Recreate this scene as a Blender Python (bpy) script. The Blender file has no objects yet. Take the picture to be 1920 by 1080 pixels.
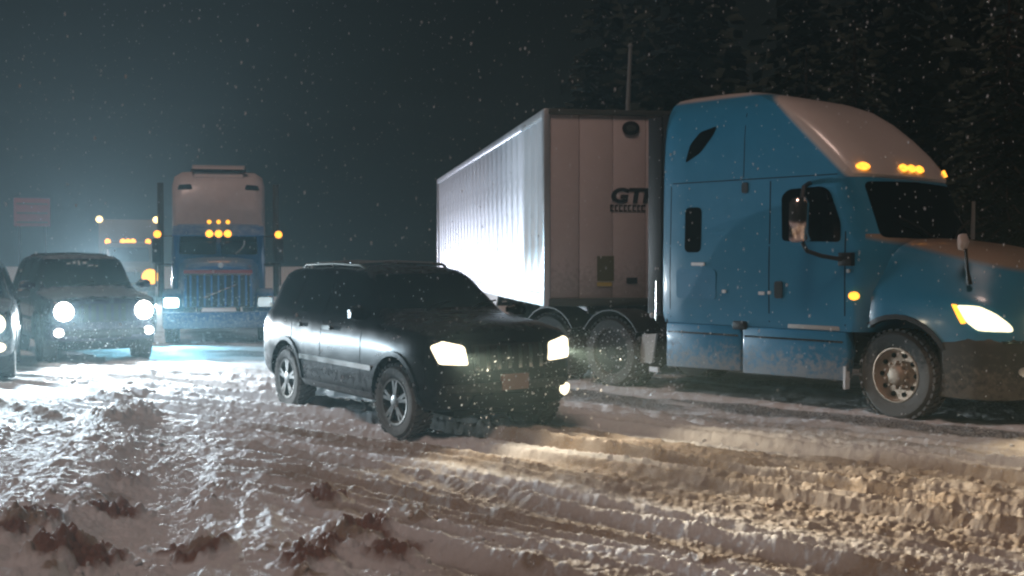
import bpy, bmesh, math, random
import numpy as np
from mathutils import Vector, Matrix
from mathutils.bvhtree import BVHTree
from mathutils.geometry import delaunay_2d_cdt

random.seed(7)
rng = np.random.default_rng(11)
R = math.radians
PI = math.pi
scene = bpy.context.scene
col = scene.collection

# ------------------------------------------------------------------ camera
cd = bpy.data.cameras.new('camera')
cam = bpy.data.objects.new('camera', cd)
col.objects.link(cam)
cam.location = (0, 0, 1.9)
cam.rotation_euler = (R(90) - math.atan(60 / 2150), 0, 0)
cd.sensor_width = 36
cd.lens = 2150 / 1920 * 36
cd.clip_end = 2000
cd.clip_start = 0.05
cd.dof.use_dof = True
cd.dof.focus_distance = 13.0
cd.dof.aperture_fstop = 2.8
scene.camera = cam

# ------------------------------------------------------------------ night sky
world = bpy.data.worlds.new('World')
scene.world = world
world.use_nodes = True
wn = world.node_tree
bg = wn.nodes['Background']
bg.inputs[0].default_value = (0.80, 1.0, 0.92, 1)
bg.inputs[1].default_value = 0.002

# faint warm glow of the place behind the camera (weak, very soft)
sd = bpy.data.lights.new('night_glow', 'SUN')
sd.energy = 0.76
sd.angle = R(14)
sd.color = (1.0, 0.70, 0.60)
so = bpy.data.objects.new('night_glow', sd)
col.objects.link(so)
so.rotation_euler = Vector((0.20, 0.44, -0.88)).to_track_quat('-Z', 'Y').to_euler()

vs = scene.view_settings
vs.view_transform = 'Standard'
vs.look = 'None'
vs.exposure = 0.0
vs.gamma = 1.0
cy = scene.cycles
cy.use_denoising = True
cy.denoiser = 'OPENIMAGEDENOISE'
cy.max_bounces = 6
cy.diffuse_bounces = 3
cy.glossy_bounces = 3
cy.volume_bounces = 0
cy.sample_clamp_indirect = 2.0
cy.sample_clamp_direct = 0.0
cy.pixel_filter_type = 'BLACKMAN_HARRIS'
cy.filter_width = 2.3

# ------------------------------------------------------------------ helpers
def tag(o, label=None, cat=None, group=None, kind=None):
    if label: o['label'] = label
    if cat: o['category'] = cat
    if group: o['group'] = group
    if kind: o['kind'] = kind
    return o

def empty(name, loc, deg=0.0, scale=(1, 1, 1)):
    o = bpy.data.objects.new(name, None)
    col.objects.link(o)
    o.location = loc
    o.rotation_euler = (0, 0, R(deg))
    o.scale = scale
    o.empty_display_size = 0.3
    return o

def link_mesh(name, me, m, parent=None):
    o = bpy.data.objects.new(name, me)
    col.objects.link(o)
    if m is not None:
        me.materials.clear()
        me.materials.append(m)
    o.parent = parent
    return o

def finish(me, smooth=True, angle=38):
    if smooth:
        me.polygons.foreach_set('use_smooth', [True] * len(me.polygons))
        try:
            me.set_sharp_from_angle(angle=R(angle))
        except Exception:
            pass
    me.update()

def obj(name, verts, faces, m, parent=None, smooth=True, angle=38, bevel=0.0, fixn=True):
    me = bpy.data.meshes.new(name)
    me.from_pydata([tuple(v) for v in verts], [], [tuple(f) for f in faces])
    if fixn:
        bm = bmesh.new(); bm.from_mesh(me)
        bmesh.ops.recalc_face_normals(bm, faces=bm.faces)
        if bevel > 0:
            bmesh.ops.bevel(bm, geom=[e for e in bm.edges if len(e.link_faces) == 2 and e.calc_face_angle(0) > 0.5],
                            offset=bevel, segments=2, profile=0.5, affect='EDGES', clamp_overlap=True)
        bm.to_mesh(me); bm.free()
    finish(me, smooth, angle)
    return link_mesh(name, me, m, parent)

class MB:
    """collects simple solids into one mesh"""
    def __init__(s): s.v = []; s.f = []
    def add(s, v, f):
        n = len(s.v); s.v += [tuple(p) for p in v]; s.f += [tuple(i + n for i in q) for q in f]; return s
    def box(s, x0, x1, y0, y1, z0, z1):
        v = [(x, y, z) for x in (x0, x1) for y in (y0, y1) for z in (z0, z1)]
        return s.add(v, [(0, 1, 3, 2), (4, 6, 7, 5), (0, 4, 5, 1), (2, 3, 7, 6), (0, 2, 6, 4), (1, 5, 7, 3)])
    def obox(s, c, ax, ay, az):
        c, ax, ay, az = map(Vector, (c, ax, ay, az))
        v = [c + ax * i + ay * j + az * k for i in (-1, 1) for j in (-1, 1) for k in (-1, 1)]
        return s.add(v, [(0, 1, 3, 2), (4, 6, 7, 5), (0, 4, 5, 1), (2, 3, 7, 6), (0, 2, 6, 4), (1, 5, 7, 3)])
    def tube(s, path, r, n=8, cap=True):
        path = [Vector(p) for p in path]
        rr = r if isinstance(r, (list, tuple)) else [r] * len(path)
        rings = []
        for i, p in enumerate(path):
            d = (path[min(i + 1, len(path) - 1)] - path[max(i - 1, 0)]).normalized()
            a = d.orthogonal().normalized() if abs(d.z) > 0.95 else d.cross(Vector((0, 0, 1))).normalized()
            b = d.cross(a)
            rings.append([p + (a * math.cos(2 * PI * k / n) + b * math.sin(2 * PI * k / n)) * rr[i] for k in range(n)])
        v = [q for g in rings for q in g]
        f = [(i * n + k, i * n + (k + 1) % n, (i + 1) * n + (k + 1) % n, (i + 1) * n + k) for i in range(len(path) - 1) for k in range(n)]
        if cap: f += [tuple(range(n))[::-1], tuple((len(path) - 1) * n + k for k in range(n))]
        return s.add(v, f)
    def lathe(s, prof, c, n=32, axis='y', close=False):
        """prof: (radius, offset along axis)"""
        v = []
        for (r, h) in prof:
            for k in range(n):
                a = 2 * PI * k / n
                if axis == 'y': v.append((c[0] + r * math.cos(a), c[1] + h, c[2] + r * math.sin(a)))
                elif axis == 'x': v.append((c[0] + h, c[1] + r * math.cos(a), c[2] + r * math.sin(a)))
                else: v.append((c[0] + r * math.cos(a), c[1] + r * math.sin(a), c[2] + h))
        m = len(prof)
        f = [(i * n + k, i * n + (k + 1) % n, ((i + 1) % m) * n + (k + 1) % n, ((i + 1) % m) * n + k)
             for i in range(m if close else m - 1) for k in range(n)]
        if not close:
            f += [tuple(range(n)), tuple((m - 1) * n + k for k in range(n))]
        return s.add(v, f)
    def prism(s, poly, y0, y1, axis='y'):
        n = len(poly)
        def P(a, b, h): return (a, h, b) if axis == 'y' else ((h, a, b) if axis == 'x' else (a, b, h))
        v = [P(a, b, y0) for a, b in poly] + [P(a, b, y1) for a, b in poly]
        f = [tuple(range(n)), tuple(range(n, 2 * n))] + [(k, (k + 1) % n, n + (k + 1) % n, n + k) for k in range(n)]
        return s.add(v, f)
    def build(s, name, m, parent=None, smooth=True, angle=38, bevel=0.0):
        return obj(name, s.v, s.f, m, parent, smooth, angle, bevel)

def rpoly(pts, r, n=4):
    out = []
    k = len(pts)
    for i in range(k):
        p = Vector(pts[i]); a = Vector(pts[i - 1]) - p; b = Vector(pts[(i + 1) % k]) - p
        rr = min(r, a.length * .45, b.length * .45)
        p0 = p + a.normalized() * rr; p1 = p + b.normalized() * rr
        for j in range(n + 1):
            t = j / n
            q = p0 * (1 - t) ** 2 + p * 2 * t * (1 - t) + p1 * t * t
            out.append((q.x, q.y))
    return out

def eval_mesh(o):
    dg = bpy.context.evaluated_depsgraph_get()
    return bpy.data.meshes.new_from_object(o.evaluated_get(dg))

def bvh_of(me):
    return BVHTree.FromPolygons([v.co.copy() for v in me.vertices], [tuple(p.vertices) for p in me.polygons])

AX = {'y-': (0, 2, 1, -1), 'y+': (0, 2, 1, 1), 'x+': (1, 2, 0, 1), 'x-': (1, 2, 0, -1), 'z+': (0, 1, 2, 1)}

def decal(name, poly, axis, bvh, m, parent, off=0.006, step=0.08, deep=0.012, holes=()):
    """a thin solid panel that follows the surface of a body: poly is given in the plane seen along the axis"""
    a0, a1, ad, sg = AX[axis]
    pts = [Vector(p) for p in poly]
    n = len(pts)
    loops = [list(range(n))]
    # subdivide the border
    border = []
    for i in range(n):
        p, q = pts[i], pts[(i + 1) % n]
        k = max(1, int((q - p).length / step))
        border += [p.lerp(q, j / k) for j in range(k)]
    vv = list(border)
    loops = [list(range(len(border)))]
    xs = [p.x for p in border]; ys = [p.y for p in border]
    x = min(xs) + step * .6
    while x < max(xs):
        y = min(ys) + step * .6
        while y < max(ys):
            vv.append(Vector((x, y))); y += step
        x += step
    r = delaunay_2d_cdt(vv, [], loops, 1, 1e-5)
    V2, F2 = r[0], r[2]
    top, bot = [], []
    d = [0, 0, 0]; d[ad] = -sg
    last = None
    for p in V2:
        o = [0, 0, 0]; o[a0], o[a1], o[ad] = p.x, p.y, 6.0 * sg
        loc, nor, _, _ = bvh.ray_cast(Vector(o), Vector(d))
        if loc is None:
            o[ad] = last[ad] if last is not None else sg * 1.0
            loc, nor, _, _ = bvh.find_nearest(Vector(o))
            q = Vector(o); q[ad] = loc[ad]; loc = q
            nor = -Vector(d)
        last = loc
        if nor.dot(-Vector(d)) < 0: nor = -nor
        nn = (nor + -Vector(d) * 0.6).normalized()
        top.append(loc + nn * off); bot.append(loc - nn * deep)
    nv = len(top)
    cnt = {}
    for f in F2:
        for i in range(len(f)):
            e = (f[i], f[(i + 1) % len(f)])
            cnt[tuple(sorted(e))] = cnt.get(tuple(sorted(e)), 0) + 1
    faces = [tuple(f) for f in F2]
    for f in F2:
        for i in range(len(f)):
            e = (f[i], f[(i + 1) % len(f)])
            if cnt[tuple(sorted(e))] == 1:
                faces.append((e[0], nv + e[0], nv + e[1], e[1]))
    return obj(name, top + bot, faces, m, parent, True, 50)

def loft(sections, close_ends=True):
    n = len(sections[0]); v = [p for s in sections for p in s]
    f = [(i * n + k, i * n + (k + 1) % n, (i + 1) * n + (k + 1) % n, (i + 1) * n + k)
         for i in range(len(sections) - 1) for k in range(n)]
    if close_ends:
        f += [tuple(range(n)), tuple((len(sections) - 1) * n + k for k in range(n))]
    return v, f

def bool_cut(o, cutters):
    """cut wheel arches out of a body, keep the result as its mesh"""
    mb = MB()
    for c in cutters: mb.add(*c)
    cut = mb.build('cutter', None, o.parent)
    md = o.modifiers.new('cut', 'BOOLEAN'); md.object = cut; md.operation = 'DIFFERENCE'; md.solver = 'EXACT'; md.use_self = True
    bpy.context.view_layer.update()
    me = eval_mesh(o)
    o.modifiers.clear()
    mats = list(o.data.materials)
    o.data = me
    me.materials.clear()
    for m in mats: me.materials.append(m)
    bpy.data.objects.remove(cut)
    finish(me, True, 40)
    return o

def cyl_y(x, z, r, y0, y1, n=28):
    m = MB().lathe([(r, y0), (r, y1)], (x, 0, z), n, 'y')
    return m.v, m.f

# ------------------------------------------------------------------ materials
def newmat(name):
    m = bpy.data.materials.new(name); m.use_nodes = True
    nt = m.node_tree
    return m, nt, nt.nodes['Principled BSDF']

def nd(nt, t, **kw):
    n = nt.nodes.new(t)
    for k, v in kw.items():
        setattr(n, k, v)
    return n

def mathn(nt, op, a, b=None, clamp=False):
    n = nd(nt, 'ShaderNodeMath', operation=op, use_clamp=clamp)
    for i, x in enumerate((a, b)):
        if x is None: continue
        if isinstance(x, (int, float)): n.inputs[i].default_value = x
        else: nt.links.new(x, n.inputs[i])
    return n.outputs[0]

def mixc(nt, fac, a, b):
    n = nd(nt, 'ShaderNodeMix', data_type='RGBA')
    nt.links.new(fac, n.inputs[0])
    for i, x in ((6, a), (7, b)):
        if isinstance(x, tuple): n.inputs[i].default_value = (*x, 1)
        else: nt.links.new(x, n.inputs[i])
    return n.outputs[2]

def noise(nt, vec, scale, detail=5, rough=0.6):
    n = nd(nt, 'ShaderNodeTexNoise')
    n.inputs['Scale'].default_value = scale; n.inputs['Detail'].default_value = detail; n.inputs['Roughness'].default_value = rough
    nt.links.new(vec, n.inputs['Vector'])
    return n.outputs['Fac']

def mat(name, c, rough=0.5, metal=0.0, coat=0.0, grime=0.0, gcol=(.55, .53, .52), zlo=0.2, zhi=1.2, bump=0.0, bscale=30, snow=0.0,
        var=0.15, paint=None, spec=0.5):
    m, nt, b = newmat(name)
    tc = nd(nt, 'ShaderNodeTexCoord')
    vec = tc.outputs['Object']
    n1 = noise(nt, vec, 5.0, 6)
    dark = tuple(x * (1 - var) for x in c); lite = tuple(min(1, x * (1 + var)) for x in c)
    colr = mixc(nt, n1, dark, lite)
    sep = nd(nt, 'ShaderNodeSeparateXYZ'); nt.links.new(vec, sep.inputs[0])
    if paint is not None:
        colr = paint(nt, sep, colr)
    rv = mathn(nt, 'ADD', mathn(nt, 'MULTIPLY', n1, 0.2), rough - 0.1)
    if grime > 0:
        h = mathn(nt, 'DIVIDE', mathn(nt, 'SUBTRACT', zhi, sep.outputs[2]), zhi - zlo, True)
        n2 = noise(nt, vec, 14.0, 8, 0.72)
        k = mathn(nt, 'SUBTRACT', mathn(nt, 'ADD', mathn(nt, 'MULTIPLY', h, 0.75), n2), 0.88)
        k = mathn(nt, 'MULTIPLY', mathn(nt, 'MULTIPLY', k, 5.0, True), grime, True)
        colr = mixc(nt, k, colr, gcol)
        rv = mathn(nt, 'ADD', rv, mathn(nt, 'MULTIPLY', k, 0.6), True)
    if snow > 0:
        g = nd(nt, 'ShaderNodeNewGeometry')
        sp = nd(nt, 'ShaderNodeSeparateXYZ'); nt.links.new(g.outputs['Normal'], sp.inputs[0])
        n3 = noise(nt, vec, 7.0, 8, 0.7)
        k = mathn(nt, 'MULTIPLY', mathn(nt, 'SUBTRACT', mathn(nt, 'ADD', sp.outputs[2], mathn(nt, 'MULTIPLY', n3, 0.8)), 1.12), 4.0, True)
        k = mathn(nt, 'MULTIPLY', k, snow, True)
        colr = mixc(nt, k, colr, (.75, .77, .8))
        rv = mathn(nt, 'ADD', rv, mathn(nt, 'MULTIPLY', k, 0.7), True)
    nt.links.new(colr, b.inputs['Base Color'])
    nt.links.new(rv, b.inputs['Roughness'])
    b.inputs['Metallic'].default_value = metal
    b.inputs['Coat Weight'].default_value = coat
    b.inputs['Coat Roughness'].default_value = 0.12
    b.inputs['Specular IOR Level'].default_value = spec
    if bump > 0:
        bp = nd(nt, 'ShaderNodeBump'); bp.inputs['Strength'].default_value = bump; bp.inputs['Distance'].default_value = 0.02
        nt.links.new(noise(nt, vec, bscale, 4), bp.inputs['Height'])
        nt.links.new(bp.outputs[0], b.inputs['Normal'])
    return m

def glow(name, c, strength, base=(.8, .8, .8)):
    m, nt, b = newmat(name)
    tc = nd(nt, 'ShaderNodeTexCoord')
    n1 = noise(nt, tc.outputs['Object'], 25, 2)
    b.inputs['Base Color'].default_value = (*base, 1)
    b.inputs['Roughness'].default_value = 0.2
    b.inputs['Emission Color'].default_value = (*c, 1)
    nt.links.new(mathn(nt, 'MULTIPLY', mathn(nt, 'ADD', n1, 0.5), strength), b.inputs['Emission Strength'])
    m.cycles.emission_sampling = 'NONE'
    return m

def tractor_paint(nt, sep, c):
    # two-tone paint, white fairing over blue; dim brown light on white hood painted in
    x, z = sep.outputs[0], sep.outputs[2]
    a = mathn(nt, 'ADD', z, mathn(nt, 'MULTIPLY', x, 0.93))
    a = mathn(nt, 'MULTIPLY', mathn(nt, 'SUBTRACT', a, 2.20), 14.0, True)
    a = mathn(nt, 'MULTIPLY', a, mathn(nt, 'MULTIPLY', mathn(nt, 'SUBTRACT', z, 2.855), 80.0, True))
    t = mathn(nt, 'MULTIPLY', mathn(nt, 'SUBTRACT', z, 4.00), 20.0, True)
    hz = mathn(nt, 'ADD', z, mathn(nt, 'MULTIPLY', x, 0.24))
    hd = mathn(nt, 'MULTIPLY', mathn(nt, 'SUBTRACT', hz, 1.99), 16.0, True)
    hd = mathn(nt, 'MULTIPLY', hd, mathn(nt, 'GREATER_THAN', x, -0.42))
    hd = mathn(nt, 'MULTIPLY', hd, mathn(nt, 'LESS_THAN', z, 2.165))
    k = mathn(nt, 'MAXIMUM', a, t, True)
    return mixc(nt, hd, mixc(nt, k, c, (.58, .52, .49)), (.27, .20, .15))

M = {}
M['black_paint'] = mat('black_car_paint', (.004, .004, .006), .24, 0, .15, grime=.5, gcol=(.028, .027, .027), zlo=.1, zhi=1.0, snow=.05, spec=.07)
M['indigo_paint'] = mat('indigo_car_paint', (.018, .014, .045), .25, 0, .6, grime=.6, gcol=(.22, .20, .26), zlo=.1, zhi=1.25, snow=.35)
M['grey_paint'] = mat('grey_car_paint', (.05, .05, .055), .25, 0, .8, grime=.6, gcol=(.38, .36, .35), snow=.4)
M['tractor_paint'] = mat('tractor_blue_and_white_paint', (.032, .20, .34), .34, 0, .5, grime=.5, gcol=(.34, .33, .33), zlo=.1, zhi=1.15, var=.1, paint=tractor_paint)
M['fairing_blue'] = mat('fairing_blue_paint', (.022, .185, .34), .4, 0, .4, grime=.75, gcol=(.36, .35, .35), zlo=.2, zhi=1.2)
M['blue_paint'] = mat('deep_blue_truck_paint', (.025, .14, .36), .3, 0, .7, grime=.5, gcol=(.5, .55, .6), snow=.3)
M['white_paint'] = mat('white_truck_paint', (.58, .50, .48), .45, 0, .2, var=.15)
M['trailer_white'] = mat('trailer_wall_white', (.60, .52, .51), .42, 0, .1, grime=.5, gcol=(.30, .26, .24), zlo=1.0, zhi=2.6, var=.08, bump=.06, bscale=3)
M['aluminium'] = mat('trailer_side_sheet', (.78, .82, .88), .33, .30, .0, grime=.25, gcol=(.5, .5, .5), zlo=1.0, zhi=2.2, bump=.10, bscale=2.2, var=.06)
M['dull_rim'] = mat('dull_dirty_rim', (.02, .02, .02), .7, .1, grime=.6, gcol=(.04, .04, .04), zlo=0, zhi=1.0)
M['car_rim'] = mat('car_rim_grey', (.16, .155, .15), .35, .7, grime=.6, gcol=(.22, .19, .16), zlo=-.4, zhi=.5)
M['rail'] = mat('rail_aluminium', (.75, .78, .82), .35, .7)
M['dark_rail'] = mat('dark_rail', (.10, .11, .10), .45, .4)
M['chrome'] = mat('chrome', (.85, .84, .82), .14, 1.0, grime=.3, gcol=(.35, .3, .25), zlo=0, zhi=.9)
M['rim_metal'] = mat('wheel_rim_metal', (.62, .50, .40), .38, .55, grime=.4, gcol=(.25, .18, .12), zlo=0, zhi=1.0)
M['rubber'] = mat('tyre_rubber', (.015, .014, .014), .8, grime=.5, gcol=(.25, .23, .21), zlo=-.1, zhi=.75, bump=.3)
M['plastic'] = mat('black_plastic', (.012, .012, .013), .5, grime=.4, gcol=(.3, .29, .28), zlo=0, zhi=1.0)
M['void'] = mat('dark_recess', (.004, .004, .004), .9)
M['frame'] = mat('chassis_black', (.018, .017, .016), .6, grime=.6, gcol=(.22, .20, .18), zlo=0.0, zhi=1.5)
M['glass'] = mat('dark_vehicle_glass', (.003, .004, .005), .06, 0, 0, var=.02, spec=.25)
M['plate'] = mat('licence_plate', (.26, .13, .11), .5)
M['decal'] = mat('black_lettering', (.012, .012, .014), .6)
M['sticker'] = mat('olive_sticker', (.10, .09, .035), .6)
M['yellow_mark'] = mat('yellow_reflector_tape', (.55, .42, .10), .5)
M['reflector'] = mat('white_reflector', (.85, .88, .9), .3)
M['red_stripe'] = mat('red_stripe', (.35, .05, .05), .4)
M['mudflap'] = mat('pale_fender_panel', (.42, .40, .37), .6)
M['pole'] = mat('galvanised_pole', (.26, .28, .28), .5, .3)
M['sign_red'] = mat('red_sign_face', (.36, .055, .04), .6, var=.3)
M['cargo'] = mat('cargo_box_brown', (.13, .085, .04), .6)
M['lamp_white'] = glow('headlamp_white', (1.0, .95, .86), 16)
M['lamp_warm'] = glow('headlamp_warm', (1.0, .86, .60), 2.3)
M['lamp_yellow'] = glow('headlamp_yellow', (1.0, .84, .50), 2.1)
M['lamp_cyan'] = glow('headlamp_cyan', (.62, .93, 1.0), 14)
M['lamp_dim'] = glow('headlamp_off_axis', (.75, .95, 1.0), .5)
M['amber'] = glow('amber_marker', (1.0, .36, .035), 2.6, (.8, .4, .05))
M['amber_big'] = glow('amber_signal', (1.0, .42, .03), 1.9, (.8, .4, .05))
M['amber_pale'] = glow('pale_amber_marker', (1.0, .72, .30), 3.0, (.8, .5, .2))
M['mirror_red_sheen'] = mat('mirror_back_chrome', (.85, .70, .66), .16, 1.0)  # pinkish tint is reflected red light put into the chrome colour
M['tail'] = mat('tail_lens_red', (.35, .015, .012), .2, 0, .5)

def lamp(parent, loc, d, watt, c, size=34, blend=1.0, rad=.015, name='headlight_and_fill', wide=3.0):
    ld = bpy.data.lights.new(name, 'SPOT')
    ld.energy = watt; ld.color = c; ld.spot_size = R(size); ld.spot_blend = blend; ld.shadow_soft_size = rad
    o = bpy.data.objects.new(name, ld)
    col.objects.link(o)
    o.parent = parent
    o.location = loc
    o.scale = (wide, 1, 1)
    o.rotation_euler = Vector(d).to_track_quat('-Z', 'Y').to_euler()
    return o

# ------------------------------------------------------------------ numeric noise for the snow
def _hash(ix, iy, s):
    h = (ix.astype(np.int64) * 374761393 + iy.astype(np.int64) * 668265263 + s * 974711) & 0x7fffffff
    h = ((h ^ (h >> 13)) * 1274126177) & 0x7fffffff
    h = (h ^ (h >> 16)) & 0xffff
    return h / 65535.0

def vnoise(x, y, s=0):
    ix = np.floor(x); iy = np.floor(y)
    fx = x - ix; fy = y - iy
    ux = fx * fx * fx * (fx * (fx * 6 - 15) + 10); uy = fy * fy * fy * (fy * (fy * 6 - 15) + 10)
    a = _hash(ix, iy, s); b = _hash(ix + 1, iy, s); c = _hash(ix, iy + 1, s); d = _hash(ix + 1, iy + 1, s)
    return (a * (1 - ux) + b * ux) * (1 - uy) + (c * (1 - ux) + d * ux) * uy

def fbm(x, y, s=0, o=4, g=.5):
    t = 0; a = 1; n = 0
    for k in range(o):
        t = t + a * vnoise(x * 2 ** k + 17.3 * k, y * 2 ** k + 9.1 * k, s + k); n += a; a *= g
    return t / n

def blobs(x, y, s, thr=.0):
    """rounded lumps, one per cell, of unequal size"""
    ix = np.floor(x); iy = np.floor(y)
    out = np.zeros_like(x)
    for dx in (-1, 0, 1):
        for dy in (-1, 0, 1):
            cx = ix + dx; cyy = iy + dy
            px = cx + .15 + .7 * _hash(cx, cyy, s); py = cyy + .15 + .7 * _hash(cx, cyy, s + 1)
            r = .18 + .52 * _hash(cx, cyy, s + 2) ** 1.5
            st = .7 + .6 * _hash(cx, cyy, s + 3)
            d2 = ((x - px) ** 2 * st + (y - py) ** 2 / st) / (r * r)
            h = np.sqrt(np.clip(1 - d2, 0, 1)) * r * (_hash(cx, cyy, s + 4) > thr)
            out = np.maximum(out, h)
    return out

def sstep(a, b, x):
    t = np.clip((x - a) / (b - a), 0, 1)
    return t * t * (3 - 2 * t)

UX, UY = 0.69, -0.724
MOUNDS = [  # x, y, radius, height : big clods of ploughed-up slush
    (-2.02, 7.35, .24, .15), (-1.05, 7.55, .30, .12), (-.74, 7.15, .24, .11), (-3.3, 7.7, .28, .13), (-2.75, 7.2, .30, .16), (-2.95, 8.5, .24, .10),
    (-2.35, 8.75, .18, .08), (-4.55, 13.6, .40, .17), (-1.42, 8.75, .20, .12), (-1.25, 6.95, .22, .10), (-3.3, 9.7, .22, .08), (-5.3, 15.2, .4, .12)]

_tr = random.Random(3)
TRACKS = [(2.6 + .50 * k + _tr.uniform(-.13, .13), _tr.uniform(.09, .15), _tr.uniform(.035, .065), _tr.uniform(0, 6.28)) for k in range(18)]

def ground_fields(X, Y):
    p = X * UX + Y * UY
    q0 = X * .724 + Y * .69
    q = q0 + .35 * (fbm(X * .25, Y * .25, 3, 2) - .5) + .010 * (p + 4) ** 2 + .05 * (fbm(X * 3.2, Y * 3.2, 4, 3) - .5)
    p2 = X * .2 - Y * .98; q2 = X * .98 + Y * .2 + .25 * (fbm(X * .4, Y * .4, 5, 2) - .5)
    Lm = sstep(.5, -.5, X + 1.15 + .42 * (Y - 7.2) + .6 * (fbm(X * .8, Y * .8, 8, 2) - .5)) * sstep(15.5, 12.0, Y)
    near = sstep(26, 13, Y)
    truckz = sstep(.2, 1.6, q0 - 9.9)              # beyond the ruts: road under the tractor, packed and wet
    # rut lines: noise stretched along the tracks
    r1 = vnoise(q * 2.1, p * .09, 21); r2 = vnoise(q * 4.6, p * .13, 22); r3 = vnoise(q * 11, p * .32, 23)
    lane = sstep(.42, .62, vnoise(q * 1.25, p * .05, 24))
    ridge = (1 - np.abs(2 * r2 - 1)) ** 2 * (1 - .7 * lane)
    rA = (r1 - .5) * .13 + ridge * .080 + (r3 - .5) * .050 * (1 - .5 * lane)
    trk = np.zeros_like(X); trkm = np.zeros_like(X)
    for (qk, wk, dk, ph) in TRACKS:              # tyre ruts that run on unbroken, each with a low crumbled rim
        dq = q - qk - .10 * np.sin(p * .28 + ph) - .03 * np.sin(p * 1.1 + 2 * ph)
        am = .55 + .7 * vnoise(p * .35 + ph * 5, 0 * p + qk, 25)
        g = np.exp(-(dq / wk) ** 4)
        trk = trk - dk * am * g + .62 * dk * am * np.exp(-((np.abs(dq) - wk * 1.35) / (wk * .42)) ** 2) * (.5 + vnoise(p * 3.5 + ph, q * 3, 26))
        trkm = np.maximum(trkm, g)
    rA = rA * .75 + trk
    s1 = vnoise(q2 * 2.0, p2 * .22, 31); s2 = vnoise(q2 * 5.0, p2 * .6, 32)
    laneL = sstep(.44, .64, vnoise(q2 * 1.35 + .35, p2 * .06, 34))
    rB = (s1 - .5) * .09 + (1 - np.abs(2 * s2 - 1)) * .04 * (1 - laneL) - .05 * laneL
    tread = (np.sin(p2 * 2 * PI / .09 + 3 * np.abs(np.sin(q2 * 9))) > .1) * .010 * laneL
    rut = rA * (1 - Lm) + (rB + tread) * Lm
    rut *= 1 - .70 * truckz
    pop = .22 * sstep(.53, .66, fbm(q * .55 + 3.1, p * .16, 44, 2)) * (1 - .55 * Lm) * sstep(14, 10, Y)
    ridgeB = (1 - np.abs(2 * s2 - 1)) ** 2
    rough = (1 - .8 * trkm * (1 - Lm)) * (.35 + .65 * Lm + .3 * (1 - Lm) * sstep(9, 7, Y)) * sstep(.42, .66, fbm(X * 1.6, Y * 1.6, 41, 3)) * (.18 + .82 * np.clip(1.5 * (ridge * (1 - Lm) + ridgeB * Lm), 0, 1)) * (1 - .7 * (lane * (1 - Lm) + laneL * Lm))
    b1 = blobs(X * 5.2, Y * 5.2, 50, .52) / 5.2; b2 = blobs(X * 11, Y * 11, 60, .35) / 11; b3 = blobs(X * 24, Y * 24, 70, .3) / 24
    lump = b1 * .45 * rough + b2 * (.6 * rough + .16) + b3 * .7 * (.5 + .5 * rough)
    lump = lump + (b1 * .40 + b2 * .30) * pop
    lump *= (1 - .72 * truckz)
    und = (fbm(X * .35, Y * .35, 80, 3) - .5) * .07 + (fbm(X * 3, Y * 3, 81, 3) - .5) * .035
    gra = (fbm(X * 30, Y * 30, 90, 2) - .5) * .014 + (fbm(X * 9, Y * 9, 91, 2) - .5) * .016
    md = np.zeros_like(X)
    for (mx, my, mr, mh) in MOUNDS:
        ang = np.arctan2(Y - my, X - mx)
        rr = mr * (.75 + .6 * vnoise(ang * 1.3 + mx * 7, my * 3 + 0 * ang, 95))
        d = np.hypot((X - mx), (Y - my) * .8) / rr
        md = np.maximum(md, .62 * mh * np.sqrt(np.clip(1 - d, 0, 1)) * (.7 + .6 * fbm(X * 6, Y * 6, 96, 3)))
    lump = lump + (b2 * .9 + b3 * .8) * sstep(.01, .05, md)
    h = (rut + lump) * (.35 + .65 * near) + und * .7 + gra + md
    dirt_and_gaps = sstep(.40, .58, fbm(q * 1.1, p * .12, 100, 3)) * (1 - .8 * Lm) * sstep(21, 12, Y) * (1 - .85 * truckz)
    dirt_and_gaps = np.clip(dirt_and_gaps + .8 * sstep(.62, .8, r2) * sstep(.3, .5, r1) * (1 - Lm) * (1 - truckz) * sstep(18, 11, Y), 0, 1)
    dirt_and_gaps = np.clip(dirt_and_gaps + .85 * np.maximum(pop, rough * .7) * (1 - sstep(.004, .022, b1 * .55 + b2 * .6)) * sstep(.40, .55, fbm(X * 1.1, Y * 1.1, 45, 2)), 0, 1)  # browner in the gaps between lumps
    dirt_and_gaps = np.clip(dirt_and_gaps * (1 - .25 * trkm) + .35 * trkm * (1 - Lm) * (1 - truckz) * sstep(17, 10, Y), 0, 1)
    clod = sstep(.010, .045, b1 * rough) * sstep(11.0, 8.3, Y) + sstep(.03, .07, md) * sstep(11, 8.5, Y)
    dirt_and_gaps = np.clip(dirt_and_gaps * (.55 + .6 * fbm(X * 5, Y * 5, 101, 3)) + clod * sstep(.30, .5, fbm(X * 2.2, Y * 2.2, 102, 3)) * 1.2, 0, 1)
    wet = truckz * sstep(.44, .60, fbm(q * 1.4, p * .5, 110, 4)) * sstep(40, 18, Y)
    clod = np.clip(sstep(.02, .05, md) * sstep(12, 8.6, Y) * sstep(.30, .48, fbm(X * 3, Y * 3, 103, 3)) * 1.2, 0, 1)
    return h, dirt_and_gaps, wet, rough, clod

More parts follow.
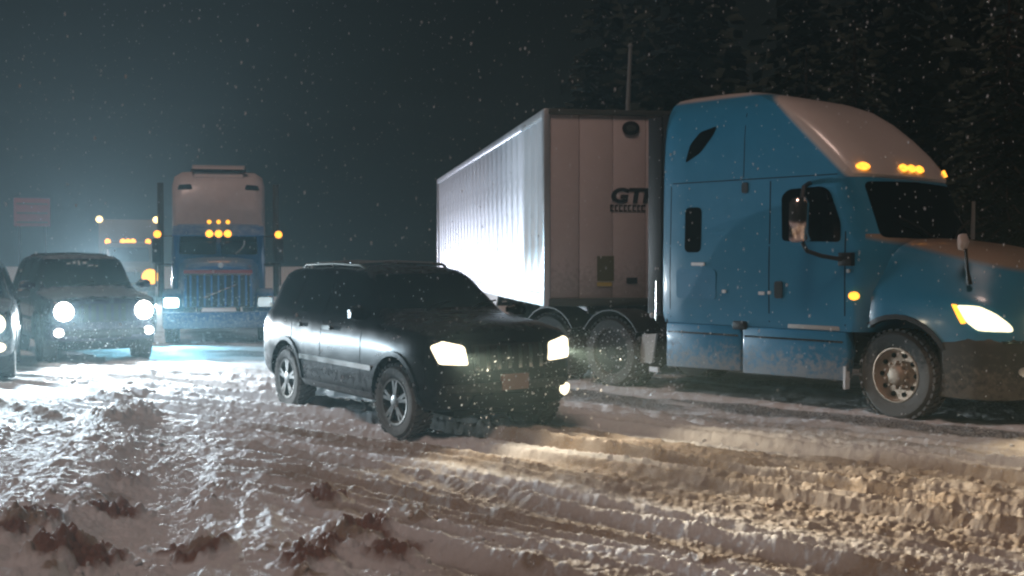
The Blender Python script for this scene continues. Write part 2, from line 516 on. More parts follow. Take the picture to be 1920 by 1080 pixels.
def build_ground():
    ta = np.concatenate([-np.geomspace(.62, 8, 26)[::-1], np.linspace(-.6, .6, 901), np.geomspace(.62, 8, 26)])
    Yr = np.concatenate([np.linspace(.6, 5.0, 12), 5.2 * np.exp(np.linspace(0, math.log(34 / 5.2), 720)), 34.5 * np.exp(np.linspace(0.02, math.log(205 / 34.5), 60))])
    T, YY = np.meshgrid(ta, Yr)
    XX = np.clip(T * YY, -139, 139) + 1e-3 * T
    h, dirt_and_gaps, wet, rough, clod = ground_fields(XX, YY)
    fade = sstep(120, 45, YY) * sstep(60, 25, np.abs(XX))
    h = h * fade
    nr, nc = XX.shape
    me = bpy.data.meshes.new('snow_covered_road')
    nv = nr * nc
    co = np.stack([XX, YY, h], -1).reshape(-1).astype(np.float32)
    idx = np.arange(nv).reshape(nr, nc)
    q = np.stack([idx[:-1, :-1], idx[:-1, 1:], idx[1:, 1:], idx[1:, :-1]], -1).reshape(-1, 4)
    nf = len(q)
    me.vertices.add(nv); me.vertices.foreach_set('co', co)
    me.loops.add(nf * 4); me.loops.foreach_set('vertex_index', q.reshape(-1).astype(np.int32))
    me.polygons.add(nf)
    me.polygons.foreach_set('loop_start', np.arange(0, nf * 4, 4, dtype=np.int32))
    me.polygons.foreach_set('loop_total', np.full(nf, 4, dtype=np.int32))
    me.update(calc_edges=True)
    me.polygons.foreach_set('use_smooth', np.ones(nf, dtype=bool))
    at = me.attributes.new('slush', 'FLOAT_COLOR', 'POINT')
    c = np.stack([dirt_and_gaps, wet, clod, np.ones_like(dirt_and_gaps)], -1).reshape(-1).astype(np.float32)
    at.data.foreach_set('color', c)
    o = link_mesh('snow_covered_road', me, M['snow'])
    tag(o, kind='structure')
    return o

def snow_material():
    m, nt, b = newmat('rutted_snow_and_slush')
    at = nd(nt, 'ShaderNodeAttribute', attribute_name='slush')
    sp = nd(nt, 'ShaderNodeSeparateColor'); nt.links.new(at.outputs['Color'], sp.inputs[0])
    tc = nd(nt, 'ShaderNodeTexCoord'); vec = tc.outputs['Object']
    n1 = noise(nt, vec, 3.0, 6); n2 = noise(nt, vec, 38, 5, .7)
    base = mixc(nt, n1, (.74, .75, .77), (.90, .91, .92))
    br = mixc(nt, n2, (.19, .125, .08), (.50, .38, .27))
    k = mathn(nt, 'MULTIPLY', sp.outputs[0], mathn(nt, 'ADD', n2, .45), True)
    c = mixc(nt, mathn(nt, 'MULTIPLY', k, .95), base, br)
    c = mixc(nt, mathn(nt, 'MULTIPLY', sp.outputs[2], mathn(nt, 'ADD', n2, .5), True), c, mixc(nt, n2, (.13, .055, .032), (.38, .21, .145)))  # brown clods, with the reddish light on them mixed into the colour
    wetk = mathn(nt, 'MULTIPLY', sp.outputs[1], mathn(nt, 'MULTIPLY', mathn(nt, 'SUBTRACT', n2, .36), 5.0, True), True)
    c = mixc(nt, wetk, c, (.05, .05, .055))
    nt.links.new(c, b.inputs['Base Color'])
    rr = mathn(nt, 'SUBTRACT', mathn(nt, 'ADD', .55, mathn(nt, 'MULTIPLY', n1, .3)), mathn(nt, 'MULTIPLY', wetk, .3))
    nt.links.new(rr, b.inputs['Roughness'])
    b.inputs['Specular IOR Level'].default_value = .32
    bp = nd(nt, 'ShaderNodeBump'); bp.inputs['Strength'].default_value = .8; bp.inputs['Distance'].default_value = .018
    nt.links.new(noise(nt, vec, 65, 4, .7), bp.inputs['Height'])
    nt.links.new(bp.outputs[0], b.inputs['Normal'])
    return m

M['snow'] = snow_material()
M['slush_lump'] = mat('slush_lump', (.55, .45, .37), .8, var=.45, bump=.5, bscale=60)
M['flake'] = mat('snowflake', (.85, .86, .88), .8, var=.05)
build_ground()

def ghv(x, y):
    h, *_ = ground_fields(np.array([[float(x)]]), np.array([[float(y)]]))
    return float(h[0, 0])

# ------------------------------------------------------------------ wheels
def wheel(root, x, y, r, w, side, style='car', steer=0.0, sink=.03, dual=False):
    """tyre with lugs, rim as its sub-part; centre at x, y (outer face towards side)"""
    z = r - sink
    c = (0, 0, 0)
    hw = w / 2
    rr = r * (.62 if style == 'car' else .60)
    prof = [(rr, -hw * .85), (rr + .03, -hw), (r * .9, -hw), (r - .015, -hw * .8), (r, -hw * .5), (r, hw * .5), (r - .015, hw * .8), (r * .9, hw), (rr + .03, hw), (rr, hw * .85)]
    mb = MB().lathe(prof, c, 40, 'y', True)
    n = 36
    for k in range(n):
        a = 2 * PI * k / n
        for j, yy in enumerate((-hw * .62, 0, hw * .62)):
            aa = a + (.5 if j == 1 else 0) * 2 * PI / n
            d = Vector((math.cos(aa), 0, math.sin(aa))); t = Vector((-math.sin(aa), 0, math.cos(aa)))
            mb.obox(d * (r + .002) + Vector((0, yy, 0)), d * .012, Vector((0, hw * .26, 0)) + t * .012, t * (PI * r / n * .62))
    ty = mb.build('wheel', M['rubber'], root)
    ty.location = (x, y, z)
    ty.rotation_euler = (0, 0, R(steer))
    s = side
    if style == 'car':
        rb = MB().lathe([(rr * 1.02, s * hw * .9), (rr * 1.02, s * hw * .98), (rr * .93, s * hw * .94), (rr * .9, s * hw * .2), (rr * .9, s * hw * .1), (rr * 1.02, s * hw * .1)], c, 36, 'y', True)
        for k in range(5):
            a = 2 * PI * k / 5 + .3
            for da in (-.16, .16):
                d = Vector((math.cos(a + da), 0, math.sin(a + da))); d0 = Vector((math.cos(a), 0, math.sin(a))) * rr * .2
                t = Vector((-math.sin(a + da), 0, math.cos(a + da)))
                e0 = d0; e1 = d * rr * .95
                mid = (e0 + e1) / 2
                rb.obox(mid + Vector((0, s * hw * .78, 0)), (e1 - e0) / 2, Vector((0, .018, 0)), t * .018)
        rb.lathe([(.075, s * hw * .60), (.075, s * hw * .9), (.05, s * hw * .98)], c, 20, 'y')
        rb.build('rim', M['car_rim'], ty)
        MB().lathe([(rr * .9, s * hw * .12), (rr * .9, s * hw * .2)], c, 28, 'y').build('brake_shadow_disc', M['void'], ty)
    elif style == 'truck':
        # dished disc with ten hand holes
        ro = rr * 1.02
        hb = []
        nb = 48
        border = [Vector((ro * math.cos(2 * PI * k / nb), ro * math.sin(2 * PI * k / nb))) for k in range(nb)]
        vv = list(border); loops = [list(range(nb))]
        for h in range(10):
            a = 2 * PI * h / 10
            n0 = len(vv)
            for k in range(10):
                b = -2 * PI * k / 10
                vv.append(Vector((.74 * ro * math.cos(a) + .085 * ro * math.cos(b), .74 * ro * math.sin(a) + .085 * ro * math.sin(b))))
            loops.append(list(range(n0, n0 + 10)))
        for rad in (.56, .9):
            for k in range(40):
                vv.append(Vector((ro * rad * math.cos(2 * PI * (k + .5) / 40), ro * rad * math.sin(2 * PI * (k + .5) / 40))))
        rs = delaunay_2d_cdt(vv, [], loops, 4, 1e-6)
        def dish(d): return s * (hw * .78 - .05 * max(0, min(1, (1 - d / ro) * 6)) + .02 * max(0, 1 - d / (ro * .6)))
        vs3 = [(p.x, dish(p.length), p.y) for p in rs[0]]
        rb = MB().add(vs3, rs[2])
        rb.lathe([(ro, s * hw * .6), (ro, s * hw * .98), (ro * .95, s * hw * 1.0), (ro * .93, s * hw * .7)], c, 40, 'y', True)
        rb.build('rim', M['rim_metal'], ty)
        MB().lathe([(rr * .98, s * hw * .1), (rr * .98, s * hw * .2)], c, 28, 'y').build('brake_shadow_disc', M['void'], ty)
        for h in range(10):
            a = 2 * PI * h / 10
            MB().lathe([(.088 * ro, s * (hw * .78 - .055)), (.088 * ro, s * (hw * .78 - .032)), (.075 * ro, s * (hw * .78 - .040))], (.74 * ro * math.cos(a), 0, .74 * ro * math.sin(a)), 12, 'y').build('hand_hole', M['void'], ty)
        hbm = MB().lathe([(ro * .36, s * hw * .5), (ro * .36, s * hw * .85), (ro * .30, s * (hw * .9 + .02)), (ro * .2, s * (hw + .02))], c, 24, 'y')
        hbm.build('hub', M['rim_metal'], ty)
        for k in range(10):
            a = 2 * PI * k / 10 + .3
            nb_ = MB().lathe([(.018, s * (hw * .6)), (.018, s * (hw * .84 + .012)), (.010, s * (hw * .84 + .02))], (ro * .47 * math.cos(a), 0, ro * .47 * math.sin(a)), 8, 'y')
            nb_.build('wheel_nut', M['rim_metal'], ty)
    else:
        MB().lathe([(rr * 1.02, s * hw * .85), (rr * .9, s * hw * .6), (rr * .5, s * hw * .7), (rr * .3, s * hw * .9)], c, 24, 'y').build('rim', M['dull_rim'], ty)
    return ty

# ------------------------------------------------------------------ sport utility vehicles
ST_A = [  # x, w, zb, zsh, wsh, ztop, wtop
    (2.13, .52, .46, .80, .48, .86, .32), (2.10, .76, .34, .94, .72, 1.02, .54), (2.00, .88, .29, 1.05, .83, 1.14, .64),
    (1.78, .925, .27, 1.09, .87, 1.19, .69), (1.35, .935, .27, 1.11, .88, 1.225, .71), (.99, .935, .27, 1.12, .885, 1.25, .73),
    (.92, .935, .27, 1.125, .885, 1.27, .73), (.34, .935, .27, 1.13, .885, 1.68, .67), (.18, .935, .27, 1.13, .885, 1.735, .66),
    (-.6, .94, .27, 1.14, .885, 1.765, .66), (-1.5, .935, .28, 1.15, .875, 1.755, .65), (-2.00, .92, .30, 1.15, .86, 1.715, .64),
    (-2.14, .90, .33, 1.15, .84, 1.58, .65), (-2.27, .87, .36, 1.13, .81, 1.22, .70), (-2.33, .82, .40, 1.02, .75, 1.08, .62), (-2.36, .68, .46, .88, .6, .94, .48)]
ST_B = [
    (2.25, .70, .50, .95, .66, 1.02, .45), (2.21, .88, .42, 1.06, .80, 1.13, .58), (2.05, .94, .38, 1.12, .86, 1.19, .64),
    (1.4, .96, .36, 1.16, .88, 1.23, .68), (1.02, .96, .36, 1.18, .89, 1.25, .70), (.95, .96, .36, 1.18, .89, 1.28, .72),
    (.52, .96, .36, 1.20, .89, 1.76, .70), (.36, .96, .36, 1.20, .89, 1.83, .69), (-.6, .96, .36, 1.20, .89, 1.86, .69),
    (-1.9, .95, .37, 1.20, .88, 1.84, .68), (-2.1, .94, .38, 1.20, .87, 1.78, .67), (-2.2, .92, .42, 1.18, .84, 1.35, .72), (-2.25, .85, .5, 1.05, .75, 1.12, .6)]

def suv_section(x, w, zb, zsh, wsh, zt, wt):
    half = [(w * .80, zb), (w * .965, zb + .05), (w * .995, zb + .16), (w, zb + (zsh - zb) * .55), (w * .985, zb + (zsh - zb) * .84), (wsh + .01, zsh - .005), (wsh - .03, zsh + .03 * min(1, (zt - zsh) * 4)),
            (wt + (wsh - .03 - wt) * .12 + .0, zsh + (zt - .05 - zsh) * .92 + .0), (wt * .93, zt - .025), (wt * .55, zt - .003)]
    pts = half + [(0, zt)] + [(-a, b) for a, b in reversed(half)] + [(0, zb)]
    return [(x, a, b) for a, b in pts]

def resample(st, n=4):
    out = []
    k = len(st)
    for i in range(k - 1):
        a, b = np.array(st[i]), np.array(st[i + 1])
        m0 = (b - np.array(st[max(i - 1, 0)])) / 2; m1 = (np.array(st[min(i + 2, k - 1)]) - a) / 2
        d = b - a
        seg = max(1, int(abs(d[0]) / .16))
        for j in range(seg):
            t = j / seg
            out.append(tuple(a + d * t))
    out.append(tuple(st[-1]))
    return out

def make_suv(name, loc, deg, st, paint, lampmat, lampcol, watt, shape, label, group=None, scale=(1, 1, 1), wb=(1.4, -1.4), wr=.385, fogs=(-1, 1), beam=(1, 0, -.085), bsize=28, plate=True, steer=0, spill=0):
    root = empty(name, loc, deg, scale)
    tag(root, label, 'car', group)
    v, f = loft([suv_section(*s) for s in resample(st)])
    body = obj('body', v, f, M[paint], root, True, 40)
    md = body.modifiers.new('s', 'SUBSURF'); md.levels = 1; md.render_levels = 1
    bpy.context.view_layer.update()
    me = eval_mesh(body); body.modifiers.clear(); body.data = me
    full_bvh = bvh_of(me)
    ar = wr + .075
    bool_cut(body, [cyl_y(x, wr - .01, ar, s * .62, s * 1.3, 28) for x in wb for s in (-1, 1)])
    bv = full_bvh
    A = st is ST_A
    # glass
    if A:
        side = [[(.80, 1.19), (.34, 1.59), (.20, 1.64), (-.36, 1.665), (-.36, 1.18)], [(-.44, 1.18), (-.44, 1.665), (-1.17, 1.66), (-1.26, 1.19)], [(-1.35, 1.20), (-1.28, 1.655), (-1.80, 1.61), (-1.96, 1.28)]]
        ws = [(-.72, 1.29), (-.59, 1.655), (.59, 1.655), (.72, 1.29)]
        rw = [(-.62, 1.20), (-.55, 1.58), (.55, 1.58), (.62, 1.20)]
        seams = [(.62, .35, 1.08), (-.40, .30, 1.10), (-1.24, .62, 1.12)]
    else:
        side = [[(.80, 1.26), (.50, 1.70), (-.30, 1.76), (-.30, 1.25)], [(-.38, 1.25), (-.38, 1.76), (-1.15, 1.75), (-1.15, 1.25)], [(-1.25, 1.25), (-1.25, 1.74), (-2.0, 1.70), (-2.05, 1.28)]]
        ws = [(-.74, 1.30), (-.65, 1.76), (.65, 1.76), (.74, 1.30)]
        rw = [(-.68, 1.28), (-.62, 1.70), (.62, 1.70), (.68, 1.28)]
        seams = [(.66, .42, 1.18), (-.34, .42, 1.20), (-1.2, .7, 1.2)]
    for s, ax in ((-1, 'y-'), (1, 'y+')):
        for pl in side:
            decal('side_window', rpoly(pl, .05), ax, bv, M['glass'], root)
        for (sx, z0, z1) in seams:
            decal('door_seam', [(sx - .006, z0), (sx + .006, z0), (sx + .006, z1), (sx - .006, z1)], ax, bv, M['void'], root, off=.002, deep=.004)
        for hx in (-.22, -1.05):
            hz = st[9][3] - .10
            decal('door_handle', rpoly([(hx - .11, hz - .022), (hx + .09, hz - .022), (hx + .09, hz + .022), (hx - .11, hz + .022)], .015), ax, bv, M['chrome' if A else 'plastic'], root, off=.03, deep=.01)
        mz = .64 if A else .72
        decal('side_moulding', rpoly([(-.95, mz), (.90, mz), (.90, mz + .055), (-.95, mz + .055)], .02), ax, bv, M['chrome' if A else 'plastic'], root, off=.018)
        decal('sill_trim', [(-.93, .29 if A else .39), (.93, .29 if A else .39), (.93, .40 if A else .50), (-.93, .40 if A else .50)], ax, bv, M['plastic'], root, off=.012)
        for wx in wb:   # flares
            pts = []
            for k in range(15):
                a = R(-8) + (PI + R(16)) * k / 14
                pts.append((wx + (ar + .045) * math.cos(a), wr - .01 + (ar + .045) * math.sin(a)))
            for k in reversed(range(15)):
                a = R(-8) + (PI + R(16)) * k / 14
                pts.append((wx + (ar - .004) * math.cos(a), wr - .01 + (ar - .004) * math.sin(a)))
            decal('wheel_arch_trim', pts, ax, bv, M['plastic'] if not A else M[paint], root, off=.02, deep=.03)
        # wing mirror
        mx, mzz = (.78, st[7][3] + .11)
        mr = MB().add(*loft([[(mx + dx, s * (.90 + yy), mzz + dz * sc) for dx, dz in ((-.05 * sc, -.07), (.06 * sc, -.06), (.07 * sc, .03), (.02 * sc, .085), (-.05 * sc, .08))] for yy, sc in ((-.02, .35), (.03, .6), (.06, 1.0), (.18, 1.0), (.235, .6))]))
        mr.build('wing_mirror', M[paint], root, angle=50)
        # roof rail
        zr = st[9][5]
        rl = MB().tube([(.05, s * .53, zr - .07), (-.1, s * .55, zr - .005), (-.8, s * .56, zr + .012), (-1.6, s * .545, zr - .01), (-1.78, s * .53, zr - .08)], .018, 8)
        rl.tube([(-.8, s * .56, zr - .06), (-.8, s * .56, zr + .01)], .02, 6)
        rl.build('roof_rail', M['dark_rail'] if A else M['plastic'], root)
        # tail lamp
        decal('tail_light', rpoly([(-.80, .86), (-.64, .86), (-.66, 1.10), (-.78, 1.10)] if s < 0 else [(.64, .86), (.80, .86), (.78, 1.10), (.66, 1.10)], .03), 'x-', bv, M['tail'], root, off=.02)
    for xx in (-.35, -1.25):
        zr = st[9][5]
        MB().tube([(xx, -.56, zr + .01), (xx, 0, zr + .035), (xx, .56, zr + .01)], .014, 6).build('roof_crossbar', M['rail'] if A else M['plastic'], root)
    wsd = decal('windscreen', rpoly(ws, .05), 'x+', bv, M['glass'], root, off=.006)
    decal('rear_window', rpoly(rw, .05), 'x-', bv, M['glass'], root, off=.006)
    for s in (-1, 1):
        y0 = s * .30
        zc = ws[0][1] + .005
        xw = bv.ray_cast(Vector((6, y0, zc + .08)), Vector((-1, 0, 0)))[0].x
        MB().tube([(xw + .20, y0, zc - .01), (xw + .12, y0 + .15, zc + .03), (xw + .03, y0 + .42, zc + .06)], .01, 5).build('wiper', M['plastic'], root)
    # front: grille with slats, lamps, bumper trim
    if A:
        gz0, gz1, gw = .70, .97, .42
        n_sl = 7
    else:
        gz0, gz1, gw = .72, 1.02, .40
        n_sl = 7
    g = decal('grille', rpoly([(-gw, gz0), (gw, gz0), (gw + .02, gz1), (-gw - .02, gz1)], .04), 'x+', bv, M['void'], root, off=.008)
    for k in range(n_sl):
        yy = -gw + .03 + (2 * gw - .06) * k / (n_sl - 1)
        decal('slat', [(yy - .022, gz0 + .02), (yy + .022, gz0 + .02), (yy + .022, gz1 - .02), (yy - .022, gz1 - .02)], 'x+', bv, M['chrome' if A else paint], g, off=.028)
    decal('bumper_trim', rpoly([(-.72, .50), (.72, .50), (.74, .585), (-.74, .585)], .03), 'x+', bv, M['plastic'], root, off=.03)
    decal('air_dam', rpoly([(-.45, .34 if A else .46), (.45, .34 if A else .46), (.42, .46 if A else .56), (-.42, .46 if A else .56)], .03), 'x+', bv, M['void'], root, off=.02)
    if plate:
        decal('licence_plate', [(-.10, .50), (.22, .50), (.22, .66), (-.10, .66)], 'x+', bv, M['plate'], root, off=.045)
    decal('hood_seam', [(1.05, -.70), (1.06, -.70), (1.06, .70), (1.05, .70)], 'z+', bv, M['void'], root, off=.002, deep=.004)
    for s in (-1, 1):
        if A:
            pl = [(s * .49, .77), (s * .79, .79), (s * .845, .97), (s * .74, 1.01), (s * .52, .96)]
        else:
            pl = [(s * .66 + .155 * math.cos(2 * PI * k / 16), .90 + .155 * math.sin(2 * PI * k / 16)) for k in range(16)]
        if A: pl = rpoly(pl if s > 0 else pl[::-1], .03)
        hl = decal('headlight', pl, 'x+', bv, M[lampmat], root, off=.022, deep=.03)
        hy, hz = (s * .68, .89) if A else (s * .66, .90)
        hx = bv.ray_cast(Vector((6, hy, hz)), Vector((-1, 0, 0)))[0].x
        bd = beam
        if spill: lamp(hl, (hx + .12, hy, hz), (1, 0, .05), spill, lampcol, 150, .6, wide=1.0)
        lamp(hl, (hx + .10, hy, hz), bd, watt, lampcol, bsize, 1.0)
        if s in fogs:
            pf = [(s * .74 + .075 * math.cos(2 * PI * k / 14), (.46 if A else .56) + .065 * math.sin(2 * PI * k / 14)) for k in range(14)]
            decal('fog_light', pf, 'x+', bv, M[lampmat], root, off=.03, deep=.03)
    for wx in wb:
        for s in (-1, 1):
            wheel(root, wx, s * .80, wr, .25, s, 'car', steer if wx > 0 else 0)
    # floor and inner arches so that nothing shows through
    MB().box(-2.0, 2.0, -.58, .58, .24, .5).build('underbody', M['void'], root)
    return root

suvA = make_suv('sport_utility_vehicle', (-1.26, 13.75, 0), -56, ST_A, 'black_paint', 'lamp_warm', (1.0, .84, .60), 1700, 'jeep',
                'black sport utility vehicle with roof rails and blazing headlights beside the long trailer', fogs=(1,), scale=(1.03, 1.02, 1.02), steer=4, wb=(1.37, -1.4), spill=110)
suvB = make_suv('sport_utility_vehicle', (-8.3, 21.9, 0), -58, ST_B, 'indigo_paint', 'lamp_white', (.82, .93, 1.0), 3000, 'boxy',
                'dark indigo boxy car with round headlights and fog lights, before the box truck', plate=False, wr=.40, spill=650, scale=(1, 1.02, 1.045))
wbv = bvh_of([c for c in suvB.children if c.name.startswith('body')][0].data)
for (y0, z0, w_, h_) in ((-.30, 1.665, .07, .03), (-.19, 1.67, .05, .05), (-.10, 1.65, .03, .08), (-.02, 1.67, .07, .045), (.06, 1.63, .10, .025), (.19, 1.62, .05, .03)):
    decal('windscreen_mark', [(y0, z0), (y0 + w_, z0 + .01), (y0 + w_, z0 + h_), (y0, z0 + h_ - .005)], 'x+', wbv, M['reflector'], suvB, off=.014, deep=.004, step=.05)  # small pale marks near the top of the windscreen
suvC = make_suv('sport_utility_vehicle', (-9.04, 18.6, 0), -68, ST_B, 'grey_paint', 'lamp_warm', (.68, .87, 1.0), 1500, 'boxy',
                'grey vehicle at the left edge, mostly cut off, one bright headlight showing', plate=False, wr=.40, spill=450)

# ------------------------------------------------------------------ blue sleeper tractor
def make_tractor():
    root = empty('semi_tractor', (5.38, 14.2, 0), -48)
    tag(root, 'light blue and white semi truck tractor with sleeper cab and amber roof lights', 'truck')
    P = M['tractor_paint']
    # cab: stacked plan outlines.  z, rear x, half width, front corner x, front centre x
    lv = [(.98, -3.58, 1.18, -.50, -.30), (1.10, -3.60, 1.20, -.46, -.20), (1.6, -3.60, 1.21, -.46, -.10), (2.04, -3.60, 1.205, -.46, -.05),
          (2.10, -3.60, 1.20, -.48, -.06), (2.84, -3.60, 1.185, -.76, -.42), (2.86, -3.60, 1.185, -.72, -.46), (2.90, -3.60, 1.185, -.70, -.44), (3.02, -3.60, 1.18, -.76, -.50), (3.22, -3.60, 1.175, -.96, -.66),
          (3.45, -3.60, 1.165, -1.20, -.90), (3.68, -3.60, 1.14, -1.46, -1.18), (3.87, -3.59, 1.09, -1.70, -1.48), (3.99, -3.57, 1.02, -1.95, -1.80), (4.07, -3.53, .93, -2.25, -2.15), (4.11, -3.45, .78, -2.65, -2.6)]
    secs = []
    for (z, xr, w, xc, xf) in lv:
        half = [(xr, w * .45), (xr, w - .12), (xr + .03, w - .03), (xr + .12, w)]
        for k in range(1, 9): half.append((xr + .12 + (xc - xr - .22) * k / 8, w))
        for k in range(8):
            t = k / 8 * PI / 2
            half.append((xc - .10 + (xf - xc + .10) * math.sin(t) ** .9, w * math.cos(t) ** .42))
        pts = [(xr, 0)] + half + [(xf, 0)] + [(a, -b) for a, b in reversed(half)]
        secs.append([(a, b, z) for a, b in pts])
    v, f = loft(secs)
    cab = obj('cab', v, f, P, root, True, 32)
    bv = bvh_of(cab.data)
    G = M['glass']
    for ax in ('y-', 'y+'):
        decal('door_window', rpoly([(-1.58, 2.09), (-1.60, 2.66), (-1.50, 2.74), (-1.02, 2.76), (-.90, 2.70), (-.74, 2.30), (-.74, 2.07)], .06), ax, bv, G, root)
        decal('sleeper_window', rpoly([(-3.16, 1.95), (-2.88, 1.95), (-2.88, 2.56), (-3.16, 2.56)], .08), ax, bv, G, root)
        decal('crescent_window', rpoly([(-3.18, 3.17), (-3.10, 3.42), (-2.94, 3.58), (-2.66, 3.64), (-2.72, 3.52), (-2.92, 3.30)], .05), ax, bv, G, root)
        for (x0, z0, x1, z1) in ((-1.78, 1.05, -1.765, 2.86), (-.68, 1.05, -.665, 2.2), (-3.5, 2.893, -.8, 2.905), (-2.2, 2.92, -2.19, 3.9), (-3.42, 1.05, -3.41, 2.86)):
            decal('panel_seam', [(x0, z0), (x1, z0), (x1, z1), (x0, z1)], ax, bv, M['void'], root, off=.002, deep=.004, step=.15)
        decal('door_handle', rpoly([(-1.68, 1.36), (-1.56, 1.36), (-1.56, 1.58), (-1.68, 1.58)], .04), ax, bv, M['plastic'], root, off=.02)
        decal('vent_plug', rpoly([(-2.22, 2.72), (-2.12, 2.72), (-2.12, 2.86), (-2.22, 2.86)], .04), ax, bv, M['plastic'], root, off=.012)
        decal('locker_hatch', rpoly([(-3.30, 1.32), (-2.62, 1.32), (-2.62, 1.72), (-3.30, 1.72)], .06), ax, bv, M['fairing_blue'], root, off=.008)
        for (hx, hz, w) in ((-2.92, 1.79, .11), (-2.48, 1.43, .03), (-1.88, 1.42, .045), (-1.76, 1.43, .02), (-.62, 1.72, .02)):
            decal('latch', rpoly([(hx - w, hz - .022), (hx + w, hz - .022), (hx + w, hz + .022), (hx - w, hz + .022)], .015), ax, bv, M['reflector'], root, off=.02, step=.05)
        decal('side_marker_light', [(-.54 + .065 * math.cos(2 * PI * k / 12), 1.42 + .05 * math.sin(2 * PI * k / 12)) for k in range(12)], ax, bv, M['amber'], root, off=.03, deep=.01)
    decal('windscreen', rpoly([(-1.09, 2.12), (-1.04, 2.80), (0, 2.83), (1.04, 2.80), (1.09, 2.12), (0, 2.10)], .07), 'x+', bv, G, root, off=.006)
    for (yy, z) in ((-1.0, 2.985), (-.20, 3.0), (0, 3.0), (.20, 3.0), (1.0, 2.985)):
        decal('roof_marker_light', [(yy + .075 * math.cos(2 * PI * k / 12), z + .042 * math.sin(2 * PI * k / 12)) for k in range(12)], 'x+', bv, M['amber'], root, off=.035, deep=.01, step=.05)
    MB().box(-3.75, -3.62, -1.0, 1.0, 1.0, 3.9).build('rear_wall_trim', M['void'], root, bevel=.02)
    for s in (-1, 1):
        # cab extender behind the sleeper
        MB().box(-3.86, -3.61, s * 1.15 - .02, s * 1.15 + .02, 1.1, 3.85).build('cab_extender', M['plastic'], root, bevel=.01)
        # wipers, grab handles
        MB().tube([(-.02, s * .25, 2.11), (-.07, s * .45, 2.22), (-.14, s * .85, 2.36)], .012, 5).build('wiper', M['plastic'], root)
    # hood with fenders
    hs = []
    for (x, zt, ws_, wf, zf, zb) in [(-.50, 2.13, .98, 1.165, 1.56, .62), (-.30, 2.14, .98, 1.175, 1.56, .62), (0, 2.12, .96, 1.19, 1.54, .62), (.3, 2.09, .93, 1.20, 1.52, .62), (.6, 2.05, .88, 1.20, 1.50, .60), (.85, 2.0, .82, 1.19, 1.46, .60),
                                     (1.05, 1.93, .75, 1.15, 1.42, .60), (1.20, 1.80, .66, 1.05, 1.36, .60), (1.30, 1.62, .55, .90, 1.28, .62), (1.35, 1.40, .42, .72, 1.16, .66)]:
        half = [(wf * .9, zb), (wf, zb + .04), (wf + .005, zf - .32), (wf, zf - .10), (wf - .06, zf), (ws_ + (wf - ws_) * .35, zf + (zt - zf) * .38), (ws_ + .02, zf + (zt - zf) * .66), (ws_ - .10, zf + (zt - zf) * .88), (ws_ * .6, zt - .012)]
        hs.append([(x, a, b) for a, b in half + [(0, zt)] + [(-a, b) for a, b in reversed(half)] + [(0, zb)]])
    v, f = loft(hs)
    hood = obj('hood', v, f, P, root, True, 45)
    md = hood.modifiers.new('s', 'SUBSURF'); md.levels = 1; md.render_levels = 1
    bpy.context.view_layer.update()
    me = eval_mesh(hood); hood.modifiers.clear(); hood.data = me
    hv = bvh_of(me)
    bool_cut(hood, [cyl_y(0, .52, .65, s * .60, s * 1.6, 36) for s in (-1, 1)] + [cyl_y(-.35, .45, .40, s * .7, s * 1.6, 20) for s in (-1, 1)])
    for s, ax in ((-1, 'y-'), (1, 'y+')):
        hl = decal('headlight', rpoly([(.74, 1.35), (.98, 1.34), (1.14, 1.26), (1.25, 1.14), (1.27, 1.06), (.98, 1.07), (.86, 1.16)], .04), ax, hv, M['lamp_yellow'], root, off=.02, deep=.03)
        decal('turn_signal', rpoly([(.68, 1.36), (.735, 1.355), (.85, 1.15), (.80, 1.14)], .015), ax, hv, M['amber'], hl, off=.022, deep=.02)
        lamp(hl, (1.42, s * .98, 1.16), (1, -.05 * s * 0, -.11), 1500, (1.0, .80, .50), 40, 1.0)
        lamp(hl, (1.44, s * .98, 1.16), (1, s * .4, 0), 160, (1.0, .74, .42), 150, .6, wide=1.0)
        # arch lip
        pts = []
        for k in range(17):
            a = R(5) + R(170) * k / 16
            pts.append((.0 + .70 * math.cos(a), .52 + .70 * math.sin(a)))
        for k in reversed(range(17)):
            a = R(5) + R(170) * k / 16
            pts.append((.0 + .645 * math.cos(a), .52 + .645 * math.sin(a)))
        decal('wheel_arch_trim', pts, ax, hv, M['plastic'], root, off=.012, deep=.05)
        # hood mirror on a stalk
        hm = MB().add(*loft([[(.76 + sx * sc, s * (1.12 + yy), 2.06 + sz * sc) for sx, sz in ((-.02, -.09), (.03, -.10), (.06, 0), (.03, .09), (-.02, .08))] for yy, sc in ((-.10, .6), (-.04, 1), (.05, 1), (.09, .6))]))
        hmo = hm.build('hood_mirror', M['white_paint'], root, angle=55)
        MB().tube([(.80, s * 1.12, 1.98), (.82, s * 1.12, 1.75), (.84, s * 1.10, 1.58)], [.018, .02, .035], 7).build('stalk', M['plastic'], hmo)
        # door mirror
        dm = MB().add(*loft([[(-1.08 + a * sc, s * 1.56 + b * sc, z) for a, b in ((-.05, -.15), (.03, -.15), (.10, -.10), (.12, 0), (.10, .10), (.03, .15), (-.05, .15))] for z, sc in ((2.06, .7), (2.10, 1), (2.54, 1), (2.60, .7))]))
        dmo = dm.build('door_mirror', M['mirror_red_sheen'], root, angle=50)
        MB().tube([(-1.05, s * 1.55, 2.07), (-1.0, s * 1.52, 1.96), (-.86, s * 1.42, 1.90), (-.68, s * 1.28, 1.86), (-.60, s * 1.18, 1.85)], .028, 8).box(-.72, -.54, s * 1.23 - .06, s * 1.23 + .06, 1.78, 1.94).build('mirror_arm', M['plastic'], dmo, bevel=.008)
